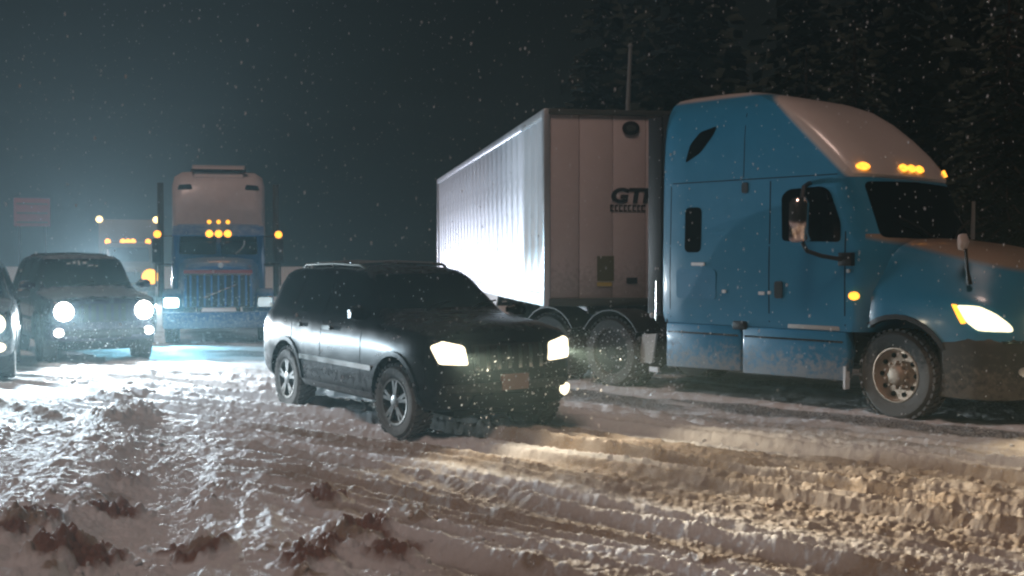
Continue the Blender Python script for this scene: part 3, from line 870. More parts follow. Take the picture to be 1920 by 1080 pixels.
        MB().tube([(-1.08, s * 1.52, 2.60), (-1.1, s * 1.45, 2.74), (-1.15, s * 1.25, 2.80), (-1.2, s * 1.17, 2.80)], .03, 8).build('mirror_arm', M['plastic'], dmo)
        # chassis side fairing in two panels, steps and tank behind it
        for (x0, x1) in ((-3.50, -2.22), (-2.20, -.66)):
            fr = [(x0, .36), (x1 - (.02 if x1 > -1 else 0), .38), (x1 + (.04 if x1 > -1 else 0), .72), (x1, .98), (x0, .98)]
            mbp = MB().prism(fr, s * 1.02, s * 1.19)
            mbp.build('side_fairing', M['fairing_blue'], root, bevel=.03)
            MB().box(x0 + .04, x1 - .04, s * 1.192 - .006, s * 1.192 + .006, .84, .865).build('fairing_crease', M['chrome'], root)
        MB().box(-3.5, -.7, s * 1.13 - .05, s * 1.13 + .03, .985, 1.06).build('step_gap', M['void'], root)
        MB().box(-1.50, -.75, s * 1.15 - .04, s * 1.15 + .045, .985, 1.05).build('step', M['mudflap'], root, bevel=.01)
        MB().box(-2.36, -2.12, s * 1.17 - .04, s * 1.17 + .045, .93, 1.05).build('fuel_cap', M['plastic'], root, bevel=.03)
        MB().box(-.69, -.66, s * 1.15 - .05, s * 1.15 + .05, .28, .56).build('mud_flap', M['reflector'], root)
        MB().box(-.52, -.36, s * 1.0 - .01, s * 1.0 + .01, 1.02, 1.07).build('arch_reflector', M['reflector'], root)
        MB().tube([(-3.0, s * .75, .62), (-1.0, s * .75, .62)], .30, 20).build('fuel_tank', M['frame'], root)
        wheel(root, 0, s * 1.02, .53, .30, s, 'truck', -9)
        for wx in (-4.55, -5.86):
            wheel(root, wx, s * .95, .52, .52, s, 'plain')
            MB().add(*loft([[(wx + .62 * math.cos(a), y, .50 + .62 * math.sin(a)) for a in [R(30) + R(120) * k / 8 for k in range(9)]] + [(wx + .60 * math.cos(a), y, .50 + .60 * math.sin(a)) for a in [R(150) - R(120) * k / 8 for k in range(9)]] for y in (s * .68, s * 1.22)])).build('quarter_fender', M['plastic'], root)
        MB().prism([(-3.98, .78), (-3.72, .80), (-3.80, .38), (-4.06, .36)], s * 1.10, s * 1.14).build('mud_flap', M['mudflap'], root)
        MB().prism([(-4.14, .74), (-4.02, .74), (-4.09, .48)], s * 1.10, s * 1.14).build('mud_flap', M['mudflap'], root)
        MB().box(-3.82, -3.66, s * 1.16 - .02, s * 1.16 + .02, .26, .33).build('step_reflector', M['reflector'], root)
        MB().box(-6.6, -3.4, s * .43 - .04, s * .43 + .04, .72, 1.0).build('frame_rail', M['frame'], root)
    # bumper and grille
    bs = []
    for (x, w) in ((.62, 1.19), (.8, 1.20), (1.0, 1.18), (1.2, 1.10), (1.34, .92), (1.42, .6)):
        pass
    pl = [(.58, 1.20), (.9, 1.20), (1.12, 1.14), (1.30, .95), (1.40, .6), (1.43, 0)]
    outer = pl + [(a, -b) for a, b in reversed(pl[:-1])]
    inner = [(a - .16, b * .86) for a, b in outer]
    bsec = []
    for (z, o_) in ((.30, -.04), (.36, 0), (.60, .01), (.92, 0), (.98, -.03)):
        bsec.append([(a + o_, b * (1 + o_ * .5), z) for a, b in outer] + [(a, b, z) for a, b in reversed(inner)])
    v, f = loft(bsec)
    bump = obj('bumper', v, f, mat('bumper_grey', (.05, .048, .045), .5, grime=.8, gcol=(.20, .17, .14), zlo=0, zhi=1.4), root, True, 35)
    bb = bvh_of(bump.data)
    for s in (-1, 1):
        fl = decal('fog_light', [(s * .84 + .09 * math.cos(2 * PI * k / 14), .62 + .05 * math.sin(2 * PI * k / 14)) for k in range(14)], 'x+', bb, M['chrome'], root, off=.01)
    decal('bumper_lip', [(-1.05, .93), (1.05, .93), (1.05, .955), (-1.05, .955)], 'x+', bb, M['chrome'], root, off=.012)
    gr = decal('grille', rpoly([(-.52, .78), (.52, .78), (.46, 1.50), (-.46, 1.50)], .08), 'x+', hv, M['void'], root, off=.012)
    for k in range(7):
        z = .86 + .09 * k
        decal('slat', [(-.47, z), (.47, z), (.47, z + .03), (-.47, z + .03)], 'x+', hv, M['chrome'], gr, off=.04, step=.12)
    # antenna on the far mirror, fifth wheel, deck plate, air lines
    MB().tube([(-.22, 1.12, 2.12), (-.22, 1.14, 2.62)], [.03, .022], 7).build('antenna', M['pole'], root)
    MB().box(-5.6, -4.9, -.45, .45, 1.02, 1.14).build('fifth_wheel', M['frame'], root, bevel=.02)
    MB().box(-4.3, -3.75, -.7, .7, 1.0, 1.03).build('deck_plate', M['frame'], root)
    for k, yy in enumerate((-.25, 0, .25)):
        MB().tube([(-3.74, yy, 1.9), (-4.0, yy * 1.2, 1.35), (-4.2, yy * .9, 1.45), (-4.3, yy * .6, 1.7)], .015, 6).build('air_line', M['plastic'], root)
    for yy, zz in ((-1.05, 1.10), (-1.17, 1.06)):
        MB().lathe([(.03, -.02), (.04, 0), (.03, .02)], (-3.78, yy, zz), 10, 'x').build('coupling', M['reflector'], root)
    MB().tube([(-3.70, -1.17, 1.0), (-3.70, -1.17, 1.55)], .015, 6).build('grab_handle', M['chrome'], root)
    MB().tube([(0, -.9, .5), (0, .9, .5)], .07, 10).build('front_axle', M['frame'], root)
    MB().box(-.6, .9, -.55, .55, .45, 1.3).build('engine_block', M['void'], root)
    return root
make_tractor()

# ------------------------------------------------------------------ box trailer
def make_trailer():
    root = empty('box_trailer', (1.785, 17.5, 0), -80.6)
    tag(root, 'long white box trailer with ribbed side, hitched behind the blue tractor', 'trailer')
    L = 16.15; W = 1.30; Z0 = 1.20; Z1 = 4.08
    MB().box(-L + .03, -.06, -W + .035, W - .035, Z0 + .02, Z1 - .02).build('cargo_box', M['dark_rail'], root)
    # side sheets: each slightly bowed sheet is a panel
    n = 27
    pw = (L - .22) / n
    seg = 8
    mesh = {}
    for s in (-1, 1):
        v = []; f = []
        for i in range(seg + 1):
            t = i / seg
            bow = .030 * (1 - (2 * t - 1) ** 4) - .004
            for z in (Z0 + .13, Z0 + .9, Z0 + 1.9, Z1 - .09):
                v.append((-pw * t * .985, s * (W - .012 + bow), z))
            for z in (Z0 + .13, Z1 - .09):
                v.append((-pw * t * .985, s * (W - .05), z))
        for i in range(seg):
            a, b = i * 6, (i + 1) * 6
            for k in range(3): f.append((a + k, a + k + 1, b + k + 1, b + k))
            f += [(a, b, b + 4, a + 4), (a + 3, a + 5, b + 5, b + 3)]
        f += [(0, 4, 5, 3, 2, 1), tuple(seg * 6 + k for k in (0, 1, 2, 3, 5, 4))]
        first = obj('panel', v, f, M['aluminium'], root, True, 45)
        first.location = (-.12, 0, 0)
        for k in range(1, n):
            o = first.copy(); col.objects.link(o); o.parent = root
            o.location = (-.12 - pw * k, 0, 0)
            o.rotation_euler = (0, 0, R(random.uniform(-.9, .9)))
        for nm, z0, z1, m in (('top_rail', Z1 - .10, Z1 + .03, 'rail'), ('bottom_rail', Z0 - .06, Z0 + .14, 'rail')):
            MB().box(-L, -.02, s * W - .03, s * W + .03, z0, z1).build(nm, M[m], root, bevel=.008)
        MB().box(-.13, .03, s * (W - .02) - .055, s * (W - .02) + .055, Z0 - .06, Z1 + .035).build('corner_post', M['rail'], root, bevel=.025)
        MB().box(-L - .03, -L + .12, s * (W - .02) - .055, s * (W - .02) + .055, Z0 - .06, Z1 + .035).build('corner_post', M['rail'], root, bevel=.02)
        for k in range(7):
            x = -1.2 - k * 2.3
            MB().box(x - .05, x + .05, s * (W + .03) - .012, s * (W + .03) + .014, Z0 + .01, Z0 + .06).build('side_marker', M['yellow_mark'], root)
        # landing gear
        MB().box(-2.95, -2.80, s * .75 - .07, s * .75 + .07, .35, 1.15).box(-3.0, -2.75, s * .75 - .12, s * .75 + .12, .30, .36).build('landing_leg', M['frame'], root, bevel=.01)
        for wx in (-13.2, -14.5):
            wheel(root, wx, s * .95, .52, .52, s, 'plain')
            MB().box(wx + .75, wx + .78, s * .95 - .28, s * .95 + .28, .25, 1.1).build('mud_flap', M['plastic'], root)
        MB().prism([(-5.2, 1.12), (-12.2, 1.12), (-11.9, .42), (-5.9, .42)], s * 1.22 - .012, s * 1.22 + .012).build('side_skirt', M['trailer_white'], root)
        MB().box(-15.9, -.3, s * .5 - .05, s * .5 + .05, 1.0, 1.18).build('frame_rail', M['frame'], root)
    # front wall: five vertical sheets
    ys = [-W + .05, -.78, -.26, .26, .78, W - .05]
    for a, b in zip(ys[:-1], ys[1:]):
        MB().box(-.05, .0, a + .004, b - .004, Z0 + .06, Z1 - .05).build('front_panel', M['trailer_white'], root, bevel=.006)
    MB().box(-.05, .035, -W + .04, W - .04, Z1 - .05, Z1 + .03).build('front_top_rail', M['dark_rail'], root, bevel=.01)
    MB().box(-.05, .03, -W + .04, W - .04, Z0 - .06, Z0 + .06).build('front_bottom_rail', M['dark_rail'], root, bevel=.01)
    MB().box(-L, -.02, -W + .03, W - .03, Z1 - .01, Z1 + .015).build('roof_sheet', M['rail'], root)
    vt = MB()
    vt.v, vt.f = [], []
    outer = [(.02 + .135 * math.cos(2 * PI * k / 24), 3.845 + .105 * math.sin(2 * PI * k / 24)) for k in range(24)]
    vt.prism(outer, .002, .03, 'x').build('front_vent', M['plastic'], root, bevel=.006)
    inn = [(.02 + .075 * math.cos(2 * PI * k / 20), 3.845 + .05 * math.sin(2 * PI * k / 20)) for k in range(20)]
    MB().prism(inn, .028, .036, 'x').build('vent_cap', M['dark_rail'], root)
    # lettering
    cu = bpy.data.curves.new('lettering', 'FONT'); cu.body = 'GTI'; cu.size = .38; cu.offset = .018; cu.extrude = .003; cu.align_x = 'CENTER'; cu.shear = .12
    to = bpy.data.objects.new('lettering', cu); col.objects.link(to)
    bpy.context.view_layer.update()
    me = eval_mesh(to); bpy.data.objects.remove(to)
    lt = link_mesh('lettering', me, M['decal'], root)
    lt.matrix_local = Matrix(((0, 0, 1, .006), (1, 0, 0, 0.0), (0, 1, 0, 2.72), (0, 0, 0, 1))) @ Matrix.Diagonal((.98, .78, 1, 1))
    # the unreadable second line of the lettering: a row of small bold strokes
    mb = MB(); yy = -.30
    for k in range(8):
        w = random.choice((.05, .06, .07))
        mb.box(.004, .009, yy, yy + w, 2.575, 2.60); mb.box(.004, .009, yy, yy + .022, 2.60, 2.655); mb.box(.004, .009, yy, yy + w, 2.655, 2.68)
        yy += w + .014
    mb.build('lettering', M['decal'], root)
    MB().box(.001, .012, -.50, -.24, 1.52, 1.90).build('notice_plate', M['sticker'], root)
    MB().box(.001, .013, -.50, -.27, 1.44, 1.50).build('reflector_tape', M['yellow_mark'], root)
    MB().box(.001, .012, -.04, .13, 1.48, 1.57).build('gladhand_plate', M['decal'], root)
    # rear doors and under-ride guard
    for s in (-1, 1):
        MB().box(-L - .05, -L, s * .03 if s > 0 else -W + .06, W - .06 if s > 0 else -.03, Z0, Z1 - .05).build('rear_door', M['trailer_white'], root, bevel=.01)
        MB().box(-L, -L + .08, s * .5 - .05, s * .5 + .05, .5, 1.15).build('guard_post', M['frame'], root)
    MB().box(-L - .05, -L + .05, -1.2, 1.2, .45, .55).build('underride_bar', M['frame'], root)
    MB().tube([(-.95, 0, 1.02), (-.95, 0, 1.22)], .045, 10).build('kingpin', M['frame'], root)
    for k in range(10):
        MB().box(-1.5 - k * 1.5, -1.45 - k * 1.5, -1.2, 1.2, 1.08, 1.18).build('cross_member', M['frame'], root)
    return root
make_trailer()

# ------------------------------------------------------------------ oncoming conventional semi
def make_semi():
    root = empty('conventional_semi', (-6.55, 25.6, 0), -76)
    tag(root, 'dark blue long-nosed semi truck with white sleeper roof and twin exhaust stacks', 'truck')
    P = M['blue_paint']
    hs = []
    for (x, w, zt) in ((-1.0, .92, 1.86), (-.4, .88, 1.83), (.3, .80, 1.78), (.75, .74, 1.74), (.88, .70, 1.66)):
        half = [(w, .80), (w, 1.3), (w - .03, zt - .18), (w - .14, zt - .04), (w * .5, zt)]
        hs.append([(x, a, b) for a, b in half + [(0, zt + .02)] + [(-a, b) for a, b in reversed(half)] + [(0, .78)]])
    v, f = loft(hs); obj('hood', v, f, P, root, True, 50)
    # cab and sleeper
    cs = []
    for (x, w, z0, zt) in ((-2.55, 1.06, 1.0, 2.66), (-1.30, 1.06, 1.0, 2.66), (-1.15, 1.05, 1.0, 2.58), (-1.02, 1.0, 1.0, 1.92)):
        half = [(w, z0), (w, (z0 + zt) / 2), (w - .04, zt - .12), (w - .16, zt - .02)]
        cs.append([(x, a, b) for a, b in half + [(0, zt)] + [(-a, b) for a, b in reversed(half)] + [(0, z0)]])
    v, f = loft(cs); cab = obj('cab', v, f, P, root, True, 45)
    bv = bvh_of(cab.data)
    for s in (-1, 1):
        decal('windscreen', rpoly([(s * .05, 1.93), (s * .88, 1.93), (s * .86, 2.42), (s * .05, 2.46)] if s > 0 else [(-.88, 1.93), (-.05, 1.93), (-.05, 2.46), (-.86, 2.42)], .06), 'x+', bv, M['glass'], root, off=.01)
        decal('door_window', rpoly([(-2.1, 1.9), (-1.3, 1.9), (-1.35, 2.45), (-2.1, 2.45)], .06), 'y+' if s > 0 else 'y-', bv, M['glass'], root)
    ss = []
    for (x, w, z0, zt) in ((-4.4, 1.12, 1.0, 3.98), (-3.2, 1.12, 1.0, 3.98), (-2.80, 1.08, 1.0, 3.72), (-2.56, 1.05, 1.0, 3.05)):
        half = [(w, z0), (w, 2.2), (w, zt - .35), (w - .06, zt - .12), (w - .25, zt)]
        ss.append([(x, a, b) for a, b in half + [(0, zt + .02)] + [(-a, b) for a, b in reversed(half)] + [(0, z0)]])
    v, f = loft(ss); sl = obj('sleeper', v, f, M['white_paint'], root, True, 45)
    sb = bvh_of(sl.data)
    for s in (-1, 1):
        decal('sleeper_vent', rpoly([(s * .98, 3.52), (s * .62, 3.54), (s * .66, 3.66), (s * .94, 3.64)] if s < 0 else [(.62, 3.54), (.98, 3.52), (.94, 3.64), (.66, 3.66)], .03), 'x+', sb, M['void'], root, off=.012)
    df = MB().add(*loft([[(x, y * w, z) for y, z in ((-1, z0), (-.92, z1), (.92, z1), (1, z0))] for x, w, z0, z1 in ((-2.95, .62, 3.80, 3.86), (-3.15, .66, 3.9, 4.10), (-3.7, .70, 3.95, 4.20))]))
    df.build('roof_deflector', M['white_paint'], root, angle=30)
    MB().box(-3.12, -2.98, -.66, .66, 3.98, 4.05).build('deflector_visor', M['void'], root)
    # visor over the windscreen with three amber lights
    MB().add(*loft([[(-1.16, y, 2.60), (-.80, y * 1.0, 2.38), (-.80, y, 2.35), (-1.16, y, 2.52)] for y in (-1.02, 1.02)])).build('visor', P, root)
    for k in (-1, 0, 1):
        MB().lathe([(.085, 0), (.085, .03), (.05, .06)], (-.80, k * .205, 2.41), 14, 'x').build('visor_light', M['amber'], root)
        MB().lathe([(.05, 0), (.05, .03)], (-1.10, k * .21, 2.69), 10, 'x').build('roof_marker_light', M['amber_big'], root)
    # grille, red stripe, fenders, bumper, headlights
    g = MB().box(.86, .90, -.66, .66, .80, 1.50).build('grille', M['void'], root)
    for k in range(9):
        yy = -.58 + 1.16 * k / 8
        MB().box(.895, .915, yy - .02, yy + .02, .82, 1.48).build('bar', P, g)
    MB().box(.85, .925, -.72, .72, 1.52, 1.60).build('red_stripe', M['red_stripe'], root, bevel=.01)
    MB().box(.87, .92, -.70, .70, 1.48, 1.52).build('grille_surround', M['chrome'], root)
    MB().add(*loft([[(.92, -.30, 1.02), (.94, -.29, 1.0), (.94, -.31, 1.0)], [(.92, .38, 1.30), (.94, .39, 1.28), (.94, .37, 1.28)]])).build('grille_badge_bar', M['chrome'], root)
    MB().lathe([(.06, 0), (.05, .04)], (.88, .05, 1.70), 12, 'x').build('hood_emblem', M['reflector'], root)
    MB().add(*loft([[(-.98 + .01 * k, .40 + .16 * math.sin(k * .3), 1.98 + .045 * k), (-.97 + .01 * k, .44 + .16 * math.sin(k * .3), 1.98 + .045 * k), (-.985 + .01 * k, .42 + .16 * math.sin(k * .3), 2.0 + .045 * k)] for k in range(7)])).build('windscreen_reflection', M['reflector'], root)  # pale crescent modelled in place of a reflection on the glass
    for s in (-1, 1):
        fn = []
        for y in (s * .72, s * 1.18):
            ring = [(.0 + .66 * math.cos(R(-10 + 190 * k / 12)), y, .52 + .66 * math.sin(R(-10 + 190 * k / 12))) for k in range(13)]
            ring += [(.0 + .60 * math.cos(R(180 - 190 * k / 12)), y, .52 + .60 * math.sin(R(180 - 190 * k / 12))) for k in range(13)]
            fn.append(ring)
        v, f = loft(fn); obj('fender', v, f, P, root, True, 40)
        on = s < 0
        pod = MB().box(.62, .86, s * .98 - .17, s * .98 + .17, .78, 1.02).build('headlight', M['chrome'], root, bevel=.02)
        MB().prism(rpoly([(s * .98 - .15, .80), (s * .98 + .15, .80), (s * .98 + .15, 1.0), (s * .98 - .15, 1.0)], .05), .855, .88, 'x').build('lens', M['lamp_cyan' if on else 'lamp_dim'], pod)
        if on:
            lamp(pod, (.95, s * .98, .90), (1, .02, -.08), 1000, (.26, .74, 1.0), 40, 1.0)
            lamp(pod, (.97, s * .98, .90), (1, 0, .05), 420, (.30, .76, 1.0), 150, .6, wide=1.0)
        else:
            lamp(pod, (.95, s * .98, .90), (1, .85, .055), 1500, (.80, .92, 1.0), 12, 1.0, wide=6.5)
            lamp(pod, (.95, s * .98, .97), (.6, 1, .16), 60, (.72, .88, 1.0), 100, .8, wide=1.2)  # added fill, thrown sideways to brighten the trailer side
        MB().tube([(-2.45, s * 1.36, .9), (-2.45, s * 1.36, 3.66)], .075, 12).build('exhaust_stack', M['dark_rail'], root)
        mi = MB().box(-1.12, -1.04, s * 1.38 - .10, s * 1.38 + .10, 1.75, 2.3).build('wing_mirror', M['plastic'], root, bevel=.02)
        MB().tube([(-1.1, s * 1.0, 2.36), (-1.1, s * 1.38, 2.36)], .02, 6).tube([(-1.1, s * 1.0, 1.7), (-1.1, s * 1.38, 1.72)], .02, 6).tube([(-1.1, s * 1.40, 1.2), (-1.1, s * 1.40, 2.4)], .02, 6).build('mirror_bracket', M['plastic'], mi)
        MB().lathe([(.085, 0), (.085, .04), (.05, .07)], (-1.04, s * 1.36, 2.40), 14, 'x').build('mirror_light', M['amber'], mi)
        MB().lathe([(.03, 0), (.03, .04)], (-1.03, s * 1.40, 2.02), 10, 'x').build('mirror_glint', M['reflector'], mi)
        MB().tube([(-3.2, s * .85, .65), (-1.5, s * .85, .65)], .32, 18).build('fuel_tank', M['chrome'], root)
        wheel(root, 0, s * 1.0, .53, .30, s, 'plain')
        for wx in (-5.4, -6.7):
            wheel(root, wx, s * .93, .52, .52, s, 'plain')
        MB().box(-7.3, .7, s * .42 - .04, s * .42 + .04, .68, .95).build('frame_rail', M['frame'], root)
    MB().box(.80, 1.0, -1.16, 1.16, .34, .70).build('bumper', P, root, bevel=.05)
    return root
make_semi()

# ------------------------------------------------------------------ distant box truck
def make_box_truck():
    root = empty('box_truck', (-15.9, 47.5, 0), -72)
    tag(root, 'brown box truck with rows of amber roof lights, far off in the snow', 'truck')
    MB().box(-7.2, -1.1, -1.18, 1.18, .95, 3.45).build('cargo_box', M['cargo'], root, bevel=.04)
    cs = []
    for (x, w, z0, zt) in ((-1.05, 1.02, .6, 2.48), (-.45, 1.02, .6, 2.48), (-.15, .98, .6, 2.36), (.30, .95, .6, 1.62), (.75, .88, .6, 1.50), (.86, .8, .62, 1.35)):
        half = [(w, z0), (w, (z0 + zt) / 2), (w - .05, zt - .10), (w - .2, zt)]
        cs.append([(x, a, b) for a, b in half + [(0, zt + .02)] + [(-a, b) for a, b in reversed(half)] + [(0, z0)]])
    v, f = loft(cs); cab = obj('cab', v, f, M['cargo'], root, True, 45)
    bv = bvh_of(cab.data)
    decal('windscreen', rpoly([(-.85, 1.68), (.85, 1.68), (.80, 2.25), (-.80, 2.25)], .08), 'x+', bv, M['glass'], root, off=.01)
    decal('grille', rpoly([(-.5, .80), (.5, .80), (.5, 1.25), (-.5, 1.25)], .05), 'x+', bv, M['void'], root, off=.012)
    for yy in (-.80, -.20, 0, .20, .80):
        MB().lathe([(.12, 0), (.12, .04), (.07, .08)], (-.42, yy, 2.50), 12, 'x').build('cab_marker_light', M['amber'], root)
    for s in (-1, 1):
        MB().lathe([(.14, 0), (.14, .04), (.09, .08)], (-1.10, s * 1.14, 3.44), 12, 'x').build('box_marker_light', M['amber_pale'], root)
        MB().lathe([(.33, 0), (.33, .05), (.22, .10)], (.83, s * .86, 1.04), 16, 'x').build('headlight', M['amber_big'], root)
        lamp(root, (1.0, s * .86, 1.04), (1, -.30, .28), 350 if s > 0 else 11500, (1.0, .55, .12) if s > 0 else (.78, .84, 1.0), 120, .9, wide=1.0)  # right-hand one is added light, tilted up to brighten the hazy air
        MB().box(.1, .16, s * 1.25 - .1, s * 1.25 + .1, 1.5, 1.95).tube([(.1, s * .95, 1.6), (.12, s * 1.25, 1.65)], .02, 6).build('wing_mirror', M['plastic'], root)
        for wx in (0.1, -5.2):
            wheel(root, wx, s * .92, .46, .28, s, 'plain')
    MB().box(.80, .98, -1.05, 1.05, .45, .75).build('bumper', M['frame'], root, bevel=.03)
    MB().box(-7.0, .5, -.4, .4, .6, .95).build('chassis', M['frame'], root)
make_box_truck()

# ------------------------------------------------------------------ roadside sign, pole, trees
def make_sign():
    root = empty('roadside_sign', (-23.4, 56, 0), -68)
    tag(root, 'dim red roadside sign board fading into the snowfall', 'sign')
    MB().box(-.06, .06, -.82, .82, 3.35, 4.72).build('sign_board', M['sign_red'], root, bevel=.02)
    for z in (3.45, 3.9, 4.35):
        MB().box(.06, .075, -.7, .7, z + .05, z + .13).build('sign_band', M['cargo'], root)
    for s in (-1, 1):
        MB().box(-.12, -.06, s * .6 - .05, s * .6 + .05, 0, 4.5).build('post', M['frame'], root)
make_sign()

def make_pole():
    root = empty('light_pole', (3.25, 32.5, 0), 100)
    tag(root, 'thin grey pole rising behind the trailer roof', 'pole')
    MB().tube([(0, 0, 0), (0, 0, 4), (.02, -.03, 6.2), (.03, -.10, 7.8)], [.085, .075, .065, .05], 12).build('post', M['pole'], root)
    MB().lathe([(.22, 0), (.22, .10), (.14, .2)], (0, 0, 0), 16, 'z').build('base', M['pole'], root)
    MB().lathe([(.07, 0), (.07, .06), (.03, .1)], (.03, -.10, 7.8), 12, 'z').build('cap', M['pole'], root)
make_pole()

M['bark'] = mat('bark', (.05, .035, .025), .9, bump=.5)
def needles_mat():
    m, nt, b = newmat('snowy_needles')
    tc = nd(nt, 'ShaderNodeTexCoord')
    g = nd(nt, 'ShaderNodeNewGeometry')
    n1 = noise(nt, tc.outputs['Object'], 2.5, 4)
    c = mixc(nt, n1, (.014, .024, .016), (.035, .05, .032))
    n2 = noise(nt, tc.outputs['Object'], 4.0, 5, .7)
    k = mathn(nt, 'MULTIPLY', mathn(nt, 'SUBTRACT', n2, .60), 8, True)
    c = mixc(nt, k, c, (.11, .12, .12))
    nt.links.new(c, b.inputs['Base Color']); b.inputs['Roughness'].default_value = .8
    return m
M['needles'] = needles_mat()
M['wood'] = mat('dark_conifer_needles', (.018, .028, .018), .9, var=.5)

def conifer(loc, h, rbase, seed, label):
    rr = random.Random(seed)
    root = empty('conifer_tree', loc)
    tag(root, label, 'tree', 'snowy conifers behind the blue tractor')
    mb = MB().tube([(0, 0, -.1), (0, 0, h * .5), (0, 0, h * .97)], [rbase * .09, rbase * .05, .015], 9)
    v = []; f = []
    z = h * .10
    while z < h * .98:
        t = z / h
        rad = rbase * (1 - t) ** .85 * rr.uniform(.8, 1.1) + .12
        nb = max(5, int(11 * (1 - t) + 4))
        a0 = rr.uniform(0, 6.28)
        for k in range(nb):
            a = a0 + 2 * PI * k / nb + rr.uniform(-.25, .25)
            L = rad * rr.uniform(.65, 1.12)
            dz = -L * rr.uniform(.22, .45)
            d = Vector((math.cos(a), math.sin(a), 0)); sd_ = Vector((-math.sin(a), math.cos(a), 0))
            zz = z + rr.uniform(-.1, .1)
            if L > .5: mb.tube([(0, 0, zz), tuple(d * L * .9 + Vector((0, 0, zz + dz * .8)))], [.03, .008], 4, False)
            ns = max(4, int(L / .13))
            for j in range(ns):
                u = (j + .7) / ns
                p = d * L * u + Vector((0, 0, zz + dz * u ** 1.4))
                ww = .34 * (1 - u * .6) * min(1.2, L * .6 + .4)
                for sg in (-1, 1):
                    tip = p + sd_ * sg * ww * rr.uniform(.6, 1.2) + d * .18 * rr.uniform(.5, 1.4) + Vector((0, 0, -rr.uniform(.02, .16)))
                    q = p + d * .13 + Vector((0, 0, rr.uniform(-.04, .06)))
                    i = len(v)
                    v += [tuple(p), tuple((p + tip) / 2 + d * .07 + Vector((0, 0, .03))), tuple(tip), tuple((p + tip) / 2 - d * .05 - Vector((0, 0, .03)))]
                    f.append((i, i + 1, i + 2, i + 3))
        z += max(.16, h * .034 * rr.uniform(.8, 1.2))
    mb.build('trunk', M['bark'], root)
    obj('crown', v, f, M['needles'], root, False, fixn=False)
conifer((7.4, 29.0, 0), 7.3, 2.3, 1, 'snowy conifer whose tip shows just above the tractor roof')
conifer((11.2, 26.0, 0), 8.2, 2.6, 2, 'tall snowy conifer at the right edge behind the tractor hood')
conifer((13.4, 29.5, 0), 9.0, 2.8, 3, 'outermost conifer at the right edge, behind the tall one')
conifer((9.8, 33.0, 0), 8.6, 2.6, 4, 'dim conifer in the gap right of the tractor roof')

# the wood behind: one dark mass of conifers
tv = []; tf = []
src = [o for o in bpy.data.objects if o.name.startswith('crown')]
geo = []
for o in src:
    a = np.empty(len(o.data.vertices) * 3, np.float32); o.data.vertices.foreach_get('co', a)
    geo.append((a.reshape(-1, 3), np.array([tuple(p.vertices) for p in o.data.polygons])))
off = 0
wr_ = random.Random(5)
for k in range(26):
    a, q = geo[k % 4]
    q = q[wr_.randrange(3)::3]
    an = wr_.uniform(0, 6.28)
    if k < 26:
        sc = wr_.uniform(1.5, 2.1); tx = 3.2 + 1.25 * k + wr_.uniform(-.6, .6); ty_ = 44 + (k % 3) * 4.5 + wr_.uniform(-1, 1)
    else:
        sc = wr_.uniform(2.3, 3.0); tx = -46 + 1.15 * (k - 26) + wr_.uniform(-.8, .8); ty_ = 70 + (k % 4) * 4 + wr_.uniform(-1.5, 1.5)
    vv = a[q]                                   # quads, each widened so that a third of them still fills the crown
    cc = vv.mean(1, keepdims=True)
    vv = (cc + (vv - cc) * 2.0).reshape(-1, 3)
    rot = np.array([[math.cos(an), -math.sin(an), 0], [math.sin(an), math.cos(an), 0], [0, 0, 1]])
    tv.append((vv @ rot.T) * sc + np.array([tx, ty_, -.2])); tf.append(np.arange(len(vv)).reshape(-1, 4) + off); off += len(vv)
print('wood quads', off // 4)
tv = np.concatenate(tv); tf = np.concatenate(tf)
me = bpy.data.meshes.new('distant_wood')
me.from_pydata(tv.tolist(), [], tf.tolist()); me.update()
tag(link_mesh('distant_wood', me, M['wood']), 'dark wood of conifers standing beyond the trailer', 'trees', kind='stuff')

